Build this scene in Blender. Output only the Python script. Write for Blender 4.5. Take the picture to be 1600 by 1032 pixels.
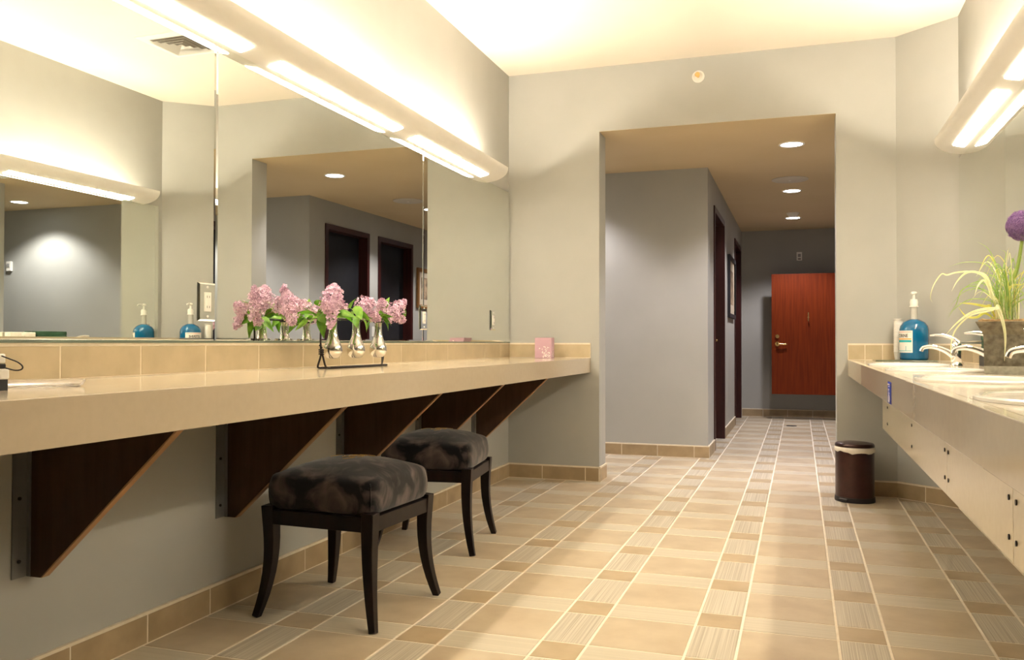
import bpy, bmesh, math, random
from mathutils import Vector, Matrix, noise
random.seed(7)
PI = math.pi
sc = bpy.context.scene
COL = sc.collection
for o in list(bpy.data.objects):
    bpy.data.objects.remove(o)

# ------------------------------------------------------------------ camera, world, exposure
YAW, PITCH, ROLL, FPX, EYE = 0.3229, 0.0145, 0.0016, 1345.24, 0.975
cam = bpy.data.cameras.new('camera')
cam.sensor_width = 36.0
cam.lens = FPX / 1600 * 36.0
cam.clip_start = 0.02
camo = bpy.data.objects.new('camera', cam)
COL.objects.link(camo)
fw = Vector((-math.sin(YAW) * math.cos(PITCH), math.cos(YAW) * math.cos(PITCH), math.sin(PITCH)))
r0 = Vector((math.cos(YAW), math.sin(YAW), 0))
u0 = r0.cross(fw)
rt = r0 * math.cos(ROLL) + u0 * math.sin(ROLL)
up = -r0 * math.sin(ROLL) + u0 * math.cos(ROLL)
M = Matrix((rt, up, -fw)).transposed().to_4x4()
M.translation = Vector((0, 0, EYE))
camo.matrix_world = M
sc.camera = camo

def project(x, y, z):
    d = Vector((x, y, z - EYE))
    w = d.dot(fw)
    if w < 0.05:
        return None
    return 800 + FPX * d.dot(rt) / w, 516 - FPX * d.dot(up) / w, w

world = bpy.data.worlds.new('world')
sc.world = world
world.use_nodes = True
world.node_tree.nodes['Background'].inputs[0].default_value = (0.9, 0.85, 0.8, 1)
world.node_tree.nodes['Background'].inputs[1].default_value = 0.0

sc.view_settings.view_transform = 'Standard'
sc.view_settings.look = 'None'
sc.view_settings.gamma = 1.0
sc.view_settings.use_curve_mapping = False
sc.view_settings.exposure = 0.30
sc.cycles.max_bounces = 14
sc.cycles.diffuse_bounces = 7
sc.cycles.glossy_bounces = 8
sc.cycles.transmission_bounces = 10
sc.cycles.use_denoising = True

LENS_E = 60.0         # vanity lens
TUBE_E = 200.0         # uplight tube
SPOT_W = 128.0         # hallway downlight
LAMP = (1.0, 0.88, 0.70)
HALL = (1.0, 0.92, 0.94)

# ------------------------------------------------------------------ materials
def nt(m):
    return m.node_tree.nodes, m.node_tree.links

def mat(name, col, rough=0.5, metal=0.0, spec=0.5, coat=0.0, trans=0.0, ior=1.45, sheen=0.0):
    m = bpy.data.materials.new(name)
    m.use_nodes = True
    b = m.node_tree.nodes['Principled BSDF']
    b.inputs['Base Color'].default_value = (*col, 1)
    b.inputs['Roughness'].default_value = rough
    b.inputs['Metallic'].default_value = metal
    b.inputs['Specular IOR Level'].default_value = spec
    b.inputs['Coat Weight'].default_value = coat
    b.inputs['Coat Roughness'].default_value = 0.08
    b.inputs['Transmission Weight'].default_value = trans
    b.inputs['IOR'].default_value = ior
    b.inputs['Sheen Weight'].default_value = sheen
    return m

def noisy(m, c1, c2, scale=6.0, stretch=(1, 1, 1), detail=4.0, lo=0.35, hi=0.65, coords='Position', bump=0.0, bscale=None):
    """colour grain between c1 and c2 by a noise texture"""
    N, L = nt(m)
    b = N['Principled BSDF']
    if coords == 'Position':
        src = N.new('ShaderNodeNewGeometry').outputs['Position']
    else:
        src = N.new('ShaderNodeTexCoord').outputs['Object']
    mp = N.new('ShaderNodeMapping')
    mp.inputs['Scale'].default_value = stretch
    L.new(src, mp.inputs['Vector'])
    n = N.new('ShaderNodeTexNoise')
    n.inputs['Scale'].default_value = scale
    n.inputs['Detail'].default_value = detail
    L.new(mp.outputs[0], n.inputs['Vector'])
    r = N.new('ShaderNodeValToRGB')
    r.color_ramp.elements[0].position = lo
    r.color_ramp.elements[1].position = hi
    r.color_ramp.elements[0].color = (*c1, 1)
    r.color_ramp.elements[1].color = (*c2, 1)
    L.new(n.outputs[0], r.inputs[0])
    L.new(r.outputs[0], b.inputs['Base Color'])
    if bump:
        n2 = n
        if bscale:
            n2 = N.new('ShaderNodeTexNoise')
            n2.inputs['Scale'].default_value = bscale
            L.new(mp.outputs[0], n2.inputs['Vector'])
        bp = N.new('ShaderNodeBump')
        bp.inputs['Strength'].default_value = bump
        bp.inputs['Distance'].default_value = 0.002
        L.new(n2.outputs[0], bp.inputs['Height'])
        L.new(bp.outputs[0], b.inputs['Normal'])
    return m

def emit(name, col, strength):
    m = bpy.data.materials.new(name)
    m.use_nodes = True
    b = m.node_tree.nodes['Principled BSDF']
    b.inputs['Base Color'].default_value = (0.9, 0.9, 0.9, 1)
    b.inputs['Emission Color'].default_value = (*col, 1)
    b.inputs['Emission Strength'].default_value = strength
    return m

WALL = noisy(mat('wall_paint', (0.5, 0.5, 0.47), 0.6, spec=0.3), (0.380, 0.381, 0.356), (0.400, 0.401, 0.376), 3.0, bump=0.06, bscale=180)
CEIL = noisy(mat('ceiling_paint', (0.8, 0.69, 0.5), 0.8, spec=0.2), (0.79, 0.715, 0.615), (0.81, 0.735, 0.635), 2.0)
CEILH = noisy(mat('bounce_tinted_ceiling', (0.6, 0.48, 0.3), 0.8, spec=0.2), (0.60, 0.48, 0.30), (0.62, 0.50, 0.32), 2.0)  # hallway ceiling: tan bounce light from the floor is put into this colour
GROUT = noisy(mat('floor_grout', (0.6, 0.5, 0.38), 0.9), (0.74, 0.66, 0.54), (0.80, 0.73, 0.61), 30)
WGROUT = noisy(mat('wall_grout', (0.7, 0.62, 0.48), 0.9), (0.70, 0.62, 0.48), (0.76, 0.68, 0.54), 30)
TAN = noisy(mat('tan_tile', (0.5, 0.35, 0.2), 0.36), (0.43, 0.345, 0.235), (0.51, 0.425, 0.30), 7.0, detail=6, bump=0.05, bscale=60)
BROWN = noisy(mat('brown_tile', (0.4, 0.27, 0.15), 0.36), (0.37, 0.285, 0.175), (0.435, 0.342, 0.218), 9.0, detail=6)
STRIPE = noisy(mat('striped_tile', (0.5, 0.42, 0.3), 0.4), (0.37, 0.32, 0.24), (0.56, 0.51, 0.41), 95.0, stretch=(3, 0.012, 1), detail=3, lo=0.36, hi=0.62)
PALE = noisy(mat('pale_strip_tile', (0.53, 0.46, 0.33), 0.38), (0.47, 0.42, 0.32), (0.55, 0.495, 0.385), 40.0, stretch=(0.02, 3, 1), detail=3)
BASET = noisy(mat('base_tile', (0.45, 0.32, 0.17), 0.4), (0.31, 0.23, 0.13), (0.40, 0.30, 0.175), 8.0, detail=6)
SPLT = noisy(mat('splash_tile', (0.5, 0.37, 0.2), 0.35), (0.42, 0.345, 0.22), (0.49, 0.405, 0.265), 9.0, detail=6)
COUNTER = noisy(mat('counter_top', (0.66, 0.54, 0.37), 0.16, spec=0.5, coat=0.3), (0.50, 0.425, 0.318), (0.515, 0.44, 0.33), 40.0, detail=2)
COUNTER2 = noisy(mat('counter_end', (0.68, 0.59, 0.44), 0.2, coat=0.2), (0.57, 0.49, 0.36), (0.59, 0.51, 0.375), 40.0, detail=2)
MIRROR = mat('mirror_silver', (0.90, 0.925, 0.88), 0.0, metal=1.0)
MEDGE = mat('mirror_edge', (0.16, 0.2, 0.16), 0.2, metal=0.3)
WHITE = noisy(mat('white_enamel', (0.82, 0.8, 0.76), 0.35), (0.80, 0.78, 0.73), (0.83, 0.81, 0.77), 4)
PLASTIC = mat('white_plastic', (0.85, 0.83, 0.78), 0.35)
LENS = emit('vanity_lens', LAMP, LENS_E)
TUBE = emit('uplight_tube', LAMP, TUBE_E)
CANLENS = emit('downlight_lens', (0.93, 0.93, 1.0), 14.0)
LAM = noisy(mat('brown_laminate', (0.07, 0.04, 0.025), 0.6, spec=0.2), (0.045, 0.025, 0.015), (0.06, 0.033, 0.02), 40, stretch=(1, 1, 0.1))
LAMEDGE = mat('laminate_edge', (0.36, 0.20, 0.09), 0.5)
STEEL = mat('galvanised_steel', (0.22, 0.225, 0.225), 0.5, metal=0.7)
CHROME = mat('chrome', (0.86, 0.86, 0.88), 0.06, metal=1.0)
SILVER = noisy(mat('silver_vase', (0.86, 0.83, 0.78), 0.1, metal=1.0), (0.84, 0.80, 0.74), (0.92, 0.9, 0.86), 5)
IRON = mat('black_iron', (0.02, 0.014, 0.012), 0.5, metal=0.4)
ESPRESSO = noisy(mat('espresso_wood', (0.01, 0.005, 0.004), 0.4, spec=0.25), (0.005, 0.003, 0.003), (0.012, 0.006, 0.005), 30, stretch=(1, 1, 0.1))
GOLD = mat('gold_thread', (0.55, 0.36, 0.12), 0.35, metal=0.5)
MAHOG = noisy(mat('mahogany_door', (0.2, 0.03, 0.01), 0.5, spec=0.2), (0.12, 0.016, 0.002), (0.17, 0.026, 0.003), 14, stretch=(3, 3, 0.18), detail=6)
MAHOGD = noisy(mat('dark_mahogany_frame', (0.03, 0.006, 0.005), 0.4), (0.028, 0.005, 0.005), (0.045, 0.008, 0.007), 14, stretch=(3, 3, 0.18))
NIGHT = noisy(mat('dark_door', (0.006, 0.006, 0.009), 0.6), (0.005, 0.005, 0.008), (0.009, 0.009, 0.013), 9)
BRASS = mat('brass', (0.75, 0.52, 0.22), 0.25, metal=1.0)
PORC = mat('porcelain', (0.88, 0.86, 0.82), 0.12, coat=0.5)
PINK = noisy(mat('tissue_box_card', (0.62, 0.36, 0.42), 0.6), (0.44, 0.275, 0.33), (0.49, 0.315, 0.37), 8)
WHITEINK = mat('white_print', (0.85, 0.78, 0.74), 0.6)
GLASS = mat('clear_plastic', (0.97, 0.97, 1.0), 0.03, trans=1.0, ior=1.45)
BLUEL = mat('blue_liquid', (0.004, 0.14, 0.32), 0.08, coat=0.6, trans=0.25, ior=1.35)
STRAW = mat('clear_neck', (0.72, 0.70, 0.64), 0.15, trans=0.35)
LABELW = mat('label_white', (0.85, 0.82, 0.78), 0.5)
TEAL = mat('label_teal', (0.03, 0.42, 0.47), 0.5)
ORANGE = mat('label_orange', (0.85, 0.40, 0.08), 0.5)
RED = mat('label_red', (0.7, 0.16, 0.10), 0.5)
INK = mat('label_black', (0.02, 0.02, 0.02), 0.5)
SIGNB = mat('sign_blue', (0.012, 0.03, 0.30), 0.7, spec=0.2)
BIN = noisy(mat('bronze_bin', (0.06, 0.02, 0.016), 0.3, metal=0.5, coat=0.3), (0.032, 0.010, 0.009), (0.044, 0.014, 0.012), 20)
BLACKP = mat('black_plastic', (0.008, 0.008, 0.01), 0.4)
BAG = noisy(mat('bin_liner', (0.8, 0.74, 0.66), 0.5), (0.74, 0.68, 0.60), (0.84, 0.79, 0.70), 20)
ZINC = noisy(mat('zinc_pot', (0.3, 0.28, 0.22), 0.5, metal=0.6), (0.11, 0.10, 0.07), (0.24, 0.22, 0.17), 45, detail=5)
SOIL = noisy(mat('pot_moss', (0.4, 0.26, 0.12), 0.9), (0.30, 0.19, 0.08), (0.50, 0.34, 0.17), 90, bump=1.0)
LEAFP = noisy(mat('pale_leaf', (0.72, 0.72, 0.34), 0.5), (0.64, 0.66, 0.34), (0.84, 0.82, 0.58), 25)
LEAFG = noisy(mat('grass_leaf', (0.3, 0.45, 0.1), 0.5), (0.22, 0.38, 0.06), (0.42, 0.55, 0.16), 25)
LEAFY = noisy(mat('yellow_leaf', (0.6, 0.58, 0.1), 0.5), (0.55, 0.56, 0.08), (0.70, 0.66, 0.18), 25)
LILLEAF = noisy(mat('lilac_leaf', (0.15, 0.33, 0.04), 0.45), (0.12, 0.32, 0.03), (0.32, 0.56, 0.08), 30)
LILAC = noisy(mat('lilac_petals', (0.66, 0.36, 0.52), 0.6), (0.54, 0.31, 0.46), (0.80, 0.60, 0.71), 55, lo=0.3, hi=0.62)
ALLIUM = noisy(mat('allium_petals', (0.2, 0.07, 0.28), 0.6), (0.16, 0.08, 0.24), (0.42, 0.26, 0.50), 60)
STEMG = mat('green_stem', (0.24, 0.33, 0.06), 0.5)
TWIG = mat('lilac_twig', (0.14, 0.10, 0.04), 0.7)
TOWELG = noisy(mat('green_towel', (0.01, 0.05, 0.02), 0.8), (0.006, 0.03, 0.014), (0.03, 0.10, 0.05), 30, stretch=(1, 0.2, 3))
TOWELW = noisy(mat('white_towel', (0.8, 0.78, 0.7), 0.9), (0.76, 0.74, 0.66), (0.84, 0.82, 0.76), 40)
PICGOLD = mat('gold_frame', (0.30, 0.15, 0.05), 0.4, metal=0.3)
PICMAT = mat('picture_mat', (0.55, 0.48, 0.36), 0.7)
PICART = noisy(mat('picture_art', (0.2, 0.14, 0.08), 0.7), (0.12, 0.08, 0.05), (0.45, 0.33, 0.2), 12)
VENTD = mat('vent_dark', (0.2, 0.18, 0.15), 0.8)

# crushed velvet: soft patches light and dark
VELVET = mat('crushed_velvet', (0.06, 0.045, 0.045), 0.8, sheen=0.25, spec=0.1)
noisy(VELVET, (0.003, 0.0025, 0.004), (0.115, 0.086, 0.078), 9.0, stretch=(1.0, 1.5, 0.8), detail=10, lo=0.46, hi=0.72, coords='Object', bump=0.5, bscale=14)
VELVET.node_tree.nodes['Noise Texture'].inputs['Distortion'].default_value = 1.1

# ------------------------------------------------------------------ mesh helpers
def box(bm, x0, x1, y0, y1, z0, z1, mi=0):
    v = [bm.verts.new(p) for p in ((x0, y0, z0), (x1, y0, z0), (x1, y1, z0), (x0, y1, z0), (x0, y0, z1), (x1, y0, z1), (x1, y1, z1), (x0, y1, z1))]
    fs = []
    for f in ((3, 2, 1, 0), (4, 5, 6, 7), (0, 1, 5, 4), (1, 2, 6, 5), (2, 3, 7, 6), (3, 0, 4, 7)):
        fc = bm.faces.new([v[i] for i in f])
        fc.material_index = mi
        fs.append(fc)
    return v

def prism(bm, pts, z0, z1, mi=0):
    """vertical prism over a counter-clockwise polygon"""
    n = len(pts)
    a = [bm.verts.new((x, y, z0)) for x, y in pts]
    b = [bm.verts.new((x, y, z1)) for x, y in pts]
    fs = [bm.faces.new(a[::-1]), bm.faces.new(b)]
    for i in range(n):
        fs.append(bm.faces.new((a[i], a[(i + 1) % n], b[(i + 1) % n], b[i])))
    for f in fs:
        f.material_index = mi

def prism_y(bm, pts, y0, y1):
    """prism along y over polygon of (x, z)"""
    n = len(pts)
    a = [bm.verts.new((x, y0, z)) for x, z in pts]
    b = [bm.verts.new((x, y1, z)) for x, z in pts]
    bm.faces.new(a)
    bm.faces.new(b[::-1])
    for i in range(n):
        bm.faces.new((a[(i + 1) % n], a[i], b[i], b[(i + 1) % n]))

def lathe(bm, prof, seg=24, c=(0, 0, 0), capb=True, capt=True):
    rings = []
    for r, z in prof:
        rings.append([bm.verts.new((c[0] + r * math.cos(2 * PI * k / seg), c[1] + r * math.sin(2 * PI * k / seg), c[2] + z)) for k in range(seg)])
    for a, b in zip(rings, rings[1:]):
        for k in range(seg):
            bm.faces.new((a[k], a[(k + 1) % seg], b[(k + 1) % seg], b[k]))
    if capb:
        bm.faces.new(rings[0][::-1])
    if capt:
        bm.faces.new(rings[-1])

def sweep(bm, pts, rad, seg=8, square=False, rot=0.0, closed=False):
    """tube along points; rad is a number or list"""
    pts = [Vector(p) for p in pts]
    n = len(pts)
    if not isinstance(rad, (list, tuple)):
        rad = [rad] * n
    rings = []
    nrm = None
    for i in range(n):
        if closed:
            t = pts[(i + 1) % n] - pts[i - 1]
        else:
            t = pts[min(i + 1, n - 1)] - pts[max(i - 1, 0)]
        t.normalize()
        if nrm is None:
            nrm = t.cross(Vector((0, 1, 0)) if abs(t.y) < 0.9 else Vector((1, 0, 0)))
        nrm = (nrm - t * nrm.dot(t)).normalized()
        bi = t.cross(nrm)
        ring = []
        for k in range(4 if square else seg):
            a = rot + (PI / 4 + k * PI / 2 if square else 2 * PI * k / seg)
            q = rad[i] * (math.sqrt(2) if square else 1)
            ring.append(bm.verts.new(pts[i] + nrm * math.cos(a) * q + bi * math.sin(a) * q))
        rings.append(ring)
    m = len(rings[0])
    pairs = list(zip(rings, rings[1:])) + ([(rings[-1], rings[0])] if closed else [])
    for a, b in pairs:
        for k in range(m):
            bm.faces.new((a[k], a[(k + 1) % m], b[(k + 1) % m], b[k]))
    if not closed:
        bm.faces.new(rings[0][::-1])
        bm.faces.new(rings[-1])

def smooth_pts(pts, n=6):
    """Catmull-Rom through points"""
    P = [Vector(p) for p in pts]
    P = [P[0] * 2 - P[1]] + P + [P[-1] * 2 - P[-2]]
    out = []
    for i in range(1, len(P) - 2):
        for k in range(n):
            t = k / n
            a, b, c, d = P[i - 1], P[i], P[i + 1], P[i + 2]
            out.append(0.5 * ((2 * b) + (c - a) * t + (2 * a - 5 * b + 4 * c - d) * t * t + (3 * b - a - 3 * c + d) * t ** 3))
    out.append(P[-2])
    return out

def obj(name, bm, m, parent=None, smooth=False, angle=None, bevel=0.0, bseg=2):
    if bevel:
        bmesh.ops.bevel(bm, geom=list(bm.edges), offset=bevel, segments=bseg, affect='EDGES', profile=0.5)
    bmesh.ops.recalc_face_normals(bm, faces=list(bm.faces))
    me = bpy.data.meshes.new(name)
    bm.to_mesh(me)
    bm.free()
    for mm in (m if isinstance(m, (list, tuple)) else [m]):
        me.materials.append(mm)
    if smooth:
        me.shade_smooth() if angle is None else None
        if angle is not None:
            me.shade_smooth()
            me.set_sharp_from_angle(angle=angle)
    o = bpy.data.objects.new(name, me)
    COL.objects.link(o)
    if parent:
        o.parent = parent
    return o

def BM():
    return bmesh.new()

def boxobj(name, x0, x1, y0, y1, z0, z1, m, parent=None, bevel=0.0):
    b = BM()
    box(b, x0, x1, y0, y1, z0, z1)
    return obj(name, b, m, parent, bevel=bevel)

def tag(o, label=None, cat=None, group=None, kind=None):
    if label: o['label'] = label
    if cat: o['category'] = cat
    if group: o['group'] = group
    if kind: o['kind'] = kind
    return o

def thing(name, label, cat, loc=(0, 0, 0), rz=0.0, group=None, kind=None):
    o = bpy.data.objects.new(name, None)
    o.empty_display_size = 0.05
    COL.objects.link(o)
    o.location = loc
    o.rotation_euler = (0, 0, rz)
    return tag(o, label, cat, group, kind)

def dup(root, loc, rz=0.0, label=None, group=None):
    r = root.copy()
    COL.objects.link(r)
    r.location = loc
    r.rotation_euler = (0, 0, rz)
    if label: r['label'] = label
    if group: r['group'] = group
    for ch in list(root.children):
        c = ch.copy()
        COL.objects.link(c)
        c.parent = r
        for g in ch.children:
            d = g.copy()
            COL.objects.link(d)
            d.parent = c
    return r

def struct(name, bm, m, label, cat, parent=None, bevel=0):
    o = obj(name, bm, m, parent, bevel=bevel)
    return tag(o, label, cat, kind='structure')

# ------------------------------------------------------------------ dimensions (metres)
XL, XR, YB = -2.01, 0.896, 5.927
ZC, ZO = 2.92, 2.463
XO1, XO2 = -1.337, 0.223
CHX, CHY = 0.580, 5.663
YB2 = 6.127
XF, ZT, ZB = -1.399, 0.866, 0.764      # left counter front, top, underside of apron
XRF = 0.290                            # right counter front
ZS = 0.971                             # backsplash top
HX1, HX2 = -0.739, 0.72                # hallway side walls
HY1, HY2, HYE = 7.43, 7.58, 11.87
YREAR = -3.6
MFACE = XL + 0.012                     # left mirror face
MYAW = math.radians(-0.10)

# ------------------------------------------------------------------ floor
b = BM()
box(b, -4.0, 3.2, YREAR - 0.1, HYE + 0.1, -0.06, -0.0015)
floor = struct('floor', b, GROUT, 'tiled floor in a plaid of tan squares, striped bars and small brown squares', 'floor')

GR = 0.0085
XS = [-1.268 + 0.4612 * k for k in range(-6, 10)]
YS = [3.032 + 0.4632 * k for k in range(-12, 20)]
cells = []
for i in range(len(XS) - 1):
    for j in range(len(YS) - 1):
        nx0, nx1, wx1 = XS[i], XS[i] + 0.153, XS[i + 1]
        sy0, sy1, ly1 = YS[j], YS[j] + 0.153, YS[j + 1]
        cells += [(nx0, nx1, sy0, sy1, 'brown'), (nx0, nx1, sy1, ly1, 'stripe'), (nx1, wx1, sy0, sy1, 'pale'), (nx1, wx1, sy1, ly1, 'tan')]
TM = {'brown': BROWN, 'stripe': STRIPE, 'pale': PALE, 'tan': TAN}

def inroom(x, y):
    if y < YB: return XL - 0.05 < x < XR and not (x > CHX and (x - CHX) / (XR - CHX) + (y - CHY) / (YB - CHY) > 1.3)
    if y < YB2: return XO1 - 0.1 < x < XO2 + 0.1
    if y < HY1: return -3.6 < x < 2.9
    return HX1 - 0.15 < x < HX2 + 0.15 and y < HYE + 0.2

seen, rest = [], []
for c in cells:
    x0, x1, y0, y1, k = c
    pts = [(x0, y0), (x1, y0), (x0, y1), (x1, y1), ((x0 + x1) / 2, (y0 + y1) / 2)]
    if not any(inroom(*p) for p in pts):
        continue
    area, vis = 0, False
    if y0 > 0.6:
        pr = [project(x, y, 0) for x, y in pts]
        if all(pr) and any(-20 < q[0] < 1620 and q[1] < 1052 for q in pr):
            vis = True
            area = (x1 - x0) * (y1 - y0) / (pr[4][2] ** 3)
    (seen if vis and y0 < HY1 + 0.4 else rest).append((area, c))
seen.sort(key=lambda t: -t[0])
rest += seen[300:]
seen = seen[:300]

def tilemesh(bm, x0, x1, y0, y1, top, mi=0):
    e = 0.0012
    lo = [bm.verts.new(p) for p in ((x0, y0, -0.006), (x1, y0, -0.006), (x1, y1, -0.006), (x0, y1, -0.006))]
    mid = [bm.verts.new((p.co.x, p.co.y, top - e)) for p in lo]
    hi = [bm.verts.new(p) for p in ((x0 + e, y0 + e, top), (x1 - e, y0 + e, top), (x1 - e, y1 - e, top), (x0 + e, y1 - e, top))]
    bm.faces.new(hi).material_index = mi
    for a, c in ((lo, mid), (mid, hi)):
        for q in range(4):
            bm.faces.new((a[q], a[(q + 1) % 4], c[(q + 1) % 4], c[q])).material_index = mi

shared = {}
for area, (x0, x1, y0, y1, k) in seen:
    w, d = x1 - x0 - GR, y1 - y0 - GR
    if k not in shared:
        bm_ = BM()
        tilemesh(bm_, -w / 2, w / 2, -d / 2, d / 2, 0.0)
        bmesh.ops.recalc_face_normals(bm_, faces=list(bm_.faces))
        me = bpy.data.meshes.new('floor_tile_' + k)
        bm_.to_mesh(me)
        bm_.free()
        me.materials.append(TM[k])
        shared[k] = me
    t = bpy.data.objects.new('tile', shared[k])
    COL.objects.link(t)
    t.parent = floor
    t.location = ((x0 + x1) / 2, (y0 + y1) / 2, 0)
b = BM()
order = ['brown', 'stripe', 'pale', 'tan']
for area, (x0, x1, y0, y1, k) in rest:
    tilemesh(b, x0 + GR / 2, x1 - GR / 2, y0 + GR / 2, y1 - GR / 2, 0.0, order.index(k))
far = obj('far_tile_field', b, [TM[k] for k in order], floor)
far['kind'] = 'stuff'

# ------------------------------------------------------------------ walls and ceilings
b = BM(); box(b, XL - 0.12, XL, YREAR, YB, 0, ZC)
struct('wall_left', b, WALL, 'long painted wall behind the left vanity mirrors', 'wall')
b = BM(); box(b, XR, XR + 0.12, YREAR, CHY, 0, ZC)
struct('wall_right', b, WALL, 'painted wall behind the sink counter', 'wall')
b = BM(); box(b, XL - 0.12, XR + 0.12, YREAR - 0.12, YREAR, 0, ZC)
struct('wall_rear', b, WALL, 'painted wall closing the room behind the viewer', 'wall')
b = BM()
box(b, -3.7, XO1, YB, YB2, 0, ZC)
box(b, XO2, 3.0, YB, YB2, 0, ZC)
box(b, XO1, XO2, YB, YB2, ZO, ZC)
struct('wall_back', b, WALL, 'painted end wall with a wide square opening to the hallway', 'wall')
b = BM(); prism(b, [(CHX, YB), (XR, CHY), (XR + 0.12, CHY), (XR + 0.12, YB)], 0, ZC)
struct('wall_corner', b, WALL, 'narrow angled wall cutting the corner beside the sinks', 'wall')
b = BM(); box(b, XL - 0.12, XR + 0.12, YREAR - 0.12, YB, ZC, ZC + 0.1)
struct('ceiling', b, CEIL, 'bright cream ceiling over the vanity room', 'ceiling')
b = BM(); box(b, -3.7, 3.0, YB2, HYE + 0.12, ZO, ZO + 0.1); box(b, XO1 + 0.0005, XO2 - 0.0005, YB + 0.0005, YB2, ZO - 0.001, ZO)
struct('ceiling_hallway', b, CEILH, 'lower hallway ceiling with round downlights, tan floor bounce painted in', 'ceiling')

DOORS_L = [(7.95, 9.05), (10.53, 11.62)]
DOORS_R = [(7.88, 8.84), (9.06, 10.0)]
ZD = 2.22

def side_wall(bm, x0, x1, ya, yb, doors):
    y = ya
    for d0, d1 in doors:
        box(bm, x0, x1, y, d0, 0, ZO)
        box(bm, x0, x1, d0, d1, ZD, ZO)
        y = d1
    box(bm, x0, x1, y, yb, 0, ZO)
b = BM()
side_wall(b, HX1 - 0.16, HX1, HY1 + 0.0, HYE, DOORS_L)
box(b, -3.7, HX1 - 0.16, HY1, HY1 + 0.16, 0, ZO)
struct('wall_hallway_left', b, WALL, 'grey hallway wall on the left with its outside corner', 'wall')
b = BM()
side_wall(b, HX2, HX2 + 0.16, HY2, HYE, DOORS_R)
box(b, HX2 + 0.16, 3.0, HY2, HY2 + 0.16, 0, ZO)
struct('wall_hallway_right', b, WALL, 'grey hallway wall on the right, seen only in the mirrors', 'wall')
b = BM(); box(b, HX1 - 0.16, HX2 + 0.16, HYE, HYE + 0.12, 0, ZO)
struct('wall_hallway_end', b, WALL, 'dim grey wall at the far end of the hallway', 'wall')
b = BM(); box(b, -3.7, -3.58, YB2, HY1, 0, ZO)
struct('wall_hallway_far_left', b, WALL, 'grey wall closing the hallway branch on the left', 'wall')
b = BM(); box(b, 2.9, 3.0, YB2, HY2, 0, ZO)
struct('wall_hallway_far_right', b, WALL, 'grey wall closing the hallway branch on the right', 'wall')

def doorway(n, xface, sx, d0, d1, label, lever=True):
    """recessed door; sx = direction from wall face into the wall"""
    t = thing('door_%d' % n, label, 'door', (xface, (d0 + d1) / 2, 0), 0, kind='structure')
    w = (d1 - d0) / 2
    def bx(nm, xa, xb, ya, yb, za, zb, m, par=t):
        return boxobj(nm, min(xa, xb), max(xa, xb), ya, yb, za, zb, m, par)
    for s in (-1, 1):
        bx('jamb', -sx * 0.012, sx * 0.15, s * w, s * (w - 0.055), 0, ZD - 0.055, MAHOGD) if s > 0 else bx('jamb', -sx * 0.012, sx * 0.15, -w, -w + 0.055, 0, ZD - 0.055, MAHOGD)
    bx('head', -sx * 0.012, sx * 0.15, -w, w, ZD - 0.055, ZD, MAHOGD)
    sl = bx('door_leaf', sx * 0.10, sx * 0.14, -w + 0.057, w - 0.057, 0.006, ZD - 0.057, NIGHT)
    if lever:
        q = BM()
        sweep(q, [(sx * 0.10, w - 0.13, 1.0), (sx * 0.055, w - 0.13, 1.0)], 0.011, 8)
        sweep(q, [(sx * 0.058, w - 0.13, 1.0), (sx * 0.056, w - 0.23, 1.0)], 0.009, 8)
        obj('lever', q, BRASS, sl, smooth=True)
    return t
doorway(1, HX1, -1, *DOORS_L[0], 'dark mahogany framed doorway nearest the hallway corner on the left')
doorway(2, HX1, -1, *DOORS_L[1], 'dark mahogany framed doorway at the far left end of the hallway')
doorway(3, HX2, 1, *DOORS_R[0], 'dark framed doorway left of the pair reflected in the mirror behind the lilacs')
doorway(4, HX2, 1, *DOORS_R[1], 'dark framed doorway right of the pair reflected in the mirror beside the gold picture')

# tiled baseboards: grout backing with cap and single tiles
def tile_run(name, p0, p1, nrm, z0, z1, th, joints, m, label, cat, kind='structure', cap=True):
    """strip of tiles on a wall from p0 to p1 (xy), nrm points off the wall; joints are distances along it"""
    p0, p1, nrm = Vector((*p0, 0)), Vector((*p1, 0)), Vector((*nrm, 0))
    d = (p1 - p0)
    L = d.length
    d.normalize()
    def quad(bm, s0, s1, t0, t1, za, zb, e=0.0):
        lo = []
        for (s, t) in ((s0, t0), (s1, t0), (s1, t1), (s0, t1)):
            q = p0 + d * s + nrm * t
            lo.append((q.x, q.y))
        a = sum(lo[i][0] * lo[(i + 1) % 4][1] - lo[(i + 1) % 4][0] * lo[i][1] for i in range(4))
        if a < 0: lo = lo[::-1]
        prism(bm, lo, za, zb)
    bm_ = BM()
    quad(bm_, 0, L, 0, th - 0.0012, z0, z1 - 0.001)
    if cap:
        quad(bm_, 0, L, 0, th - 0.0005, z1 - 0.008, z1 + 0.001)
    root = obj(name, bm_, WGROUT)
    tag(root, label, cat, kind=kind)
    js = [0] + [j for j in joints if 0.004 < j < L - 0.004] + [L]
    for s0, s1 in zip(js, js[1:]):
        if s1 - s0 < 0.012: continue
        bm_ = BM()
        quad(bm_, s0 + 0.0028, s1 - 0.0028, 0, th, z0 + 0.004, z1 - 0.009)
        obj('tile', bm_, m, root, bevel=0.001, bseg=1)
    return root

def js(start, step, n):
    return [start + step * k for k in range(n)]
BZ = 0.103
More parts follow.
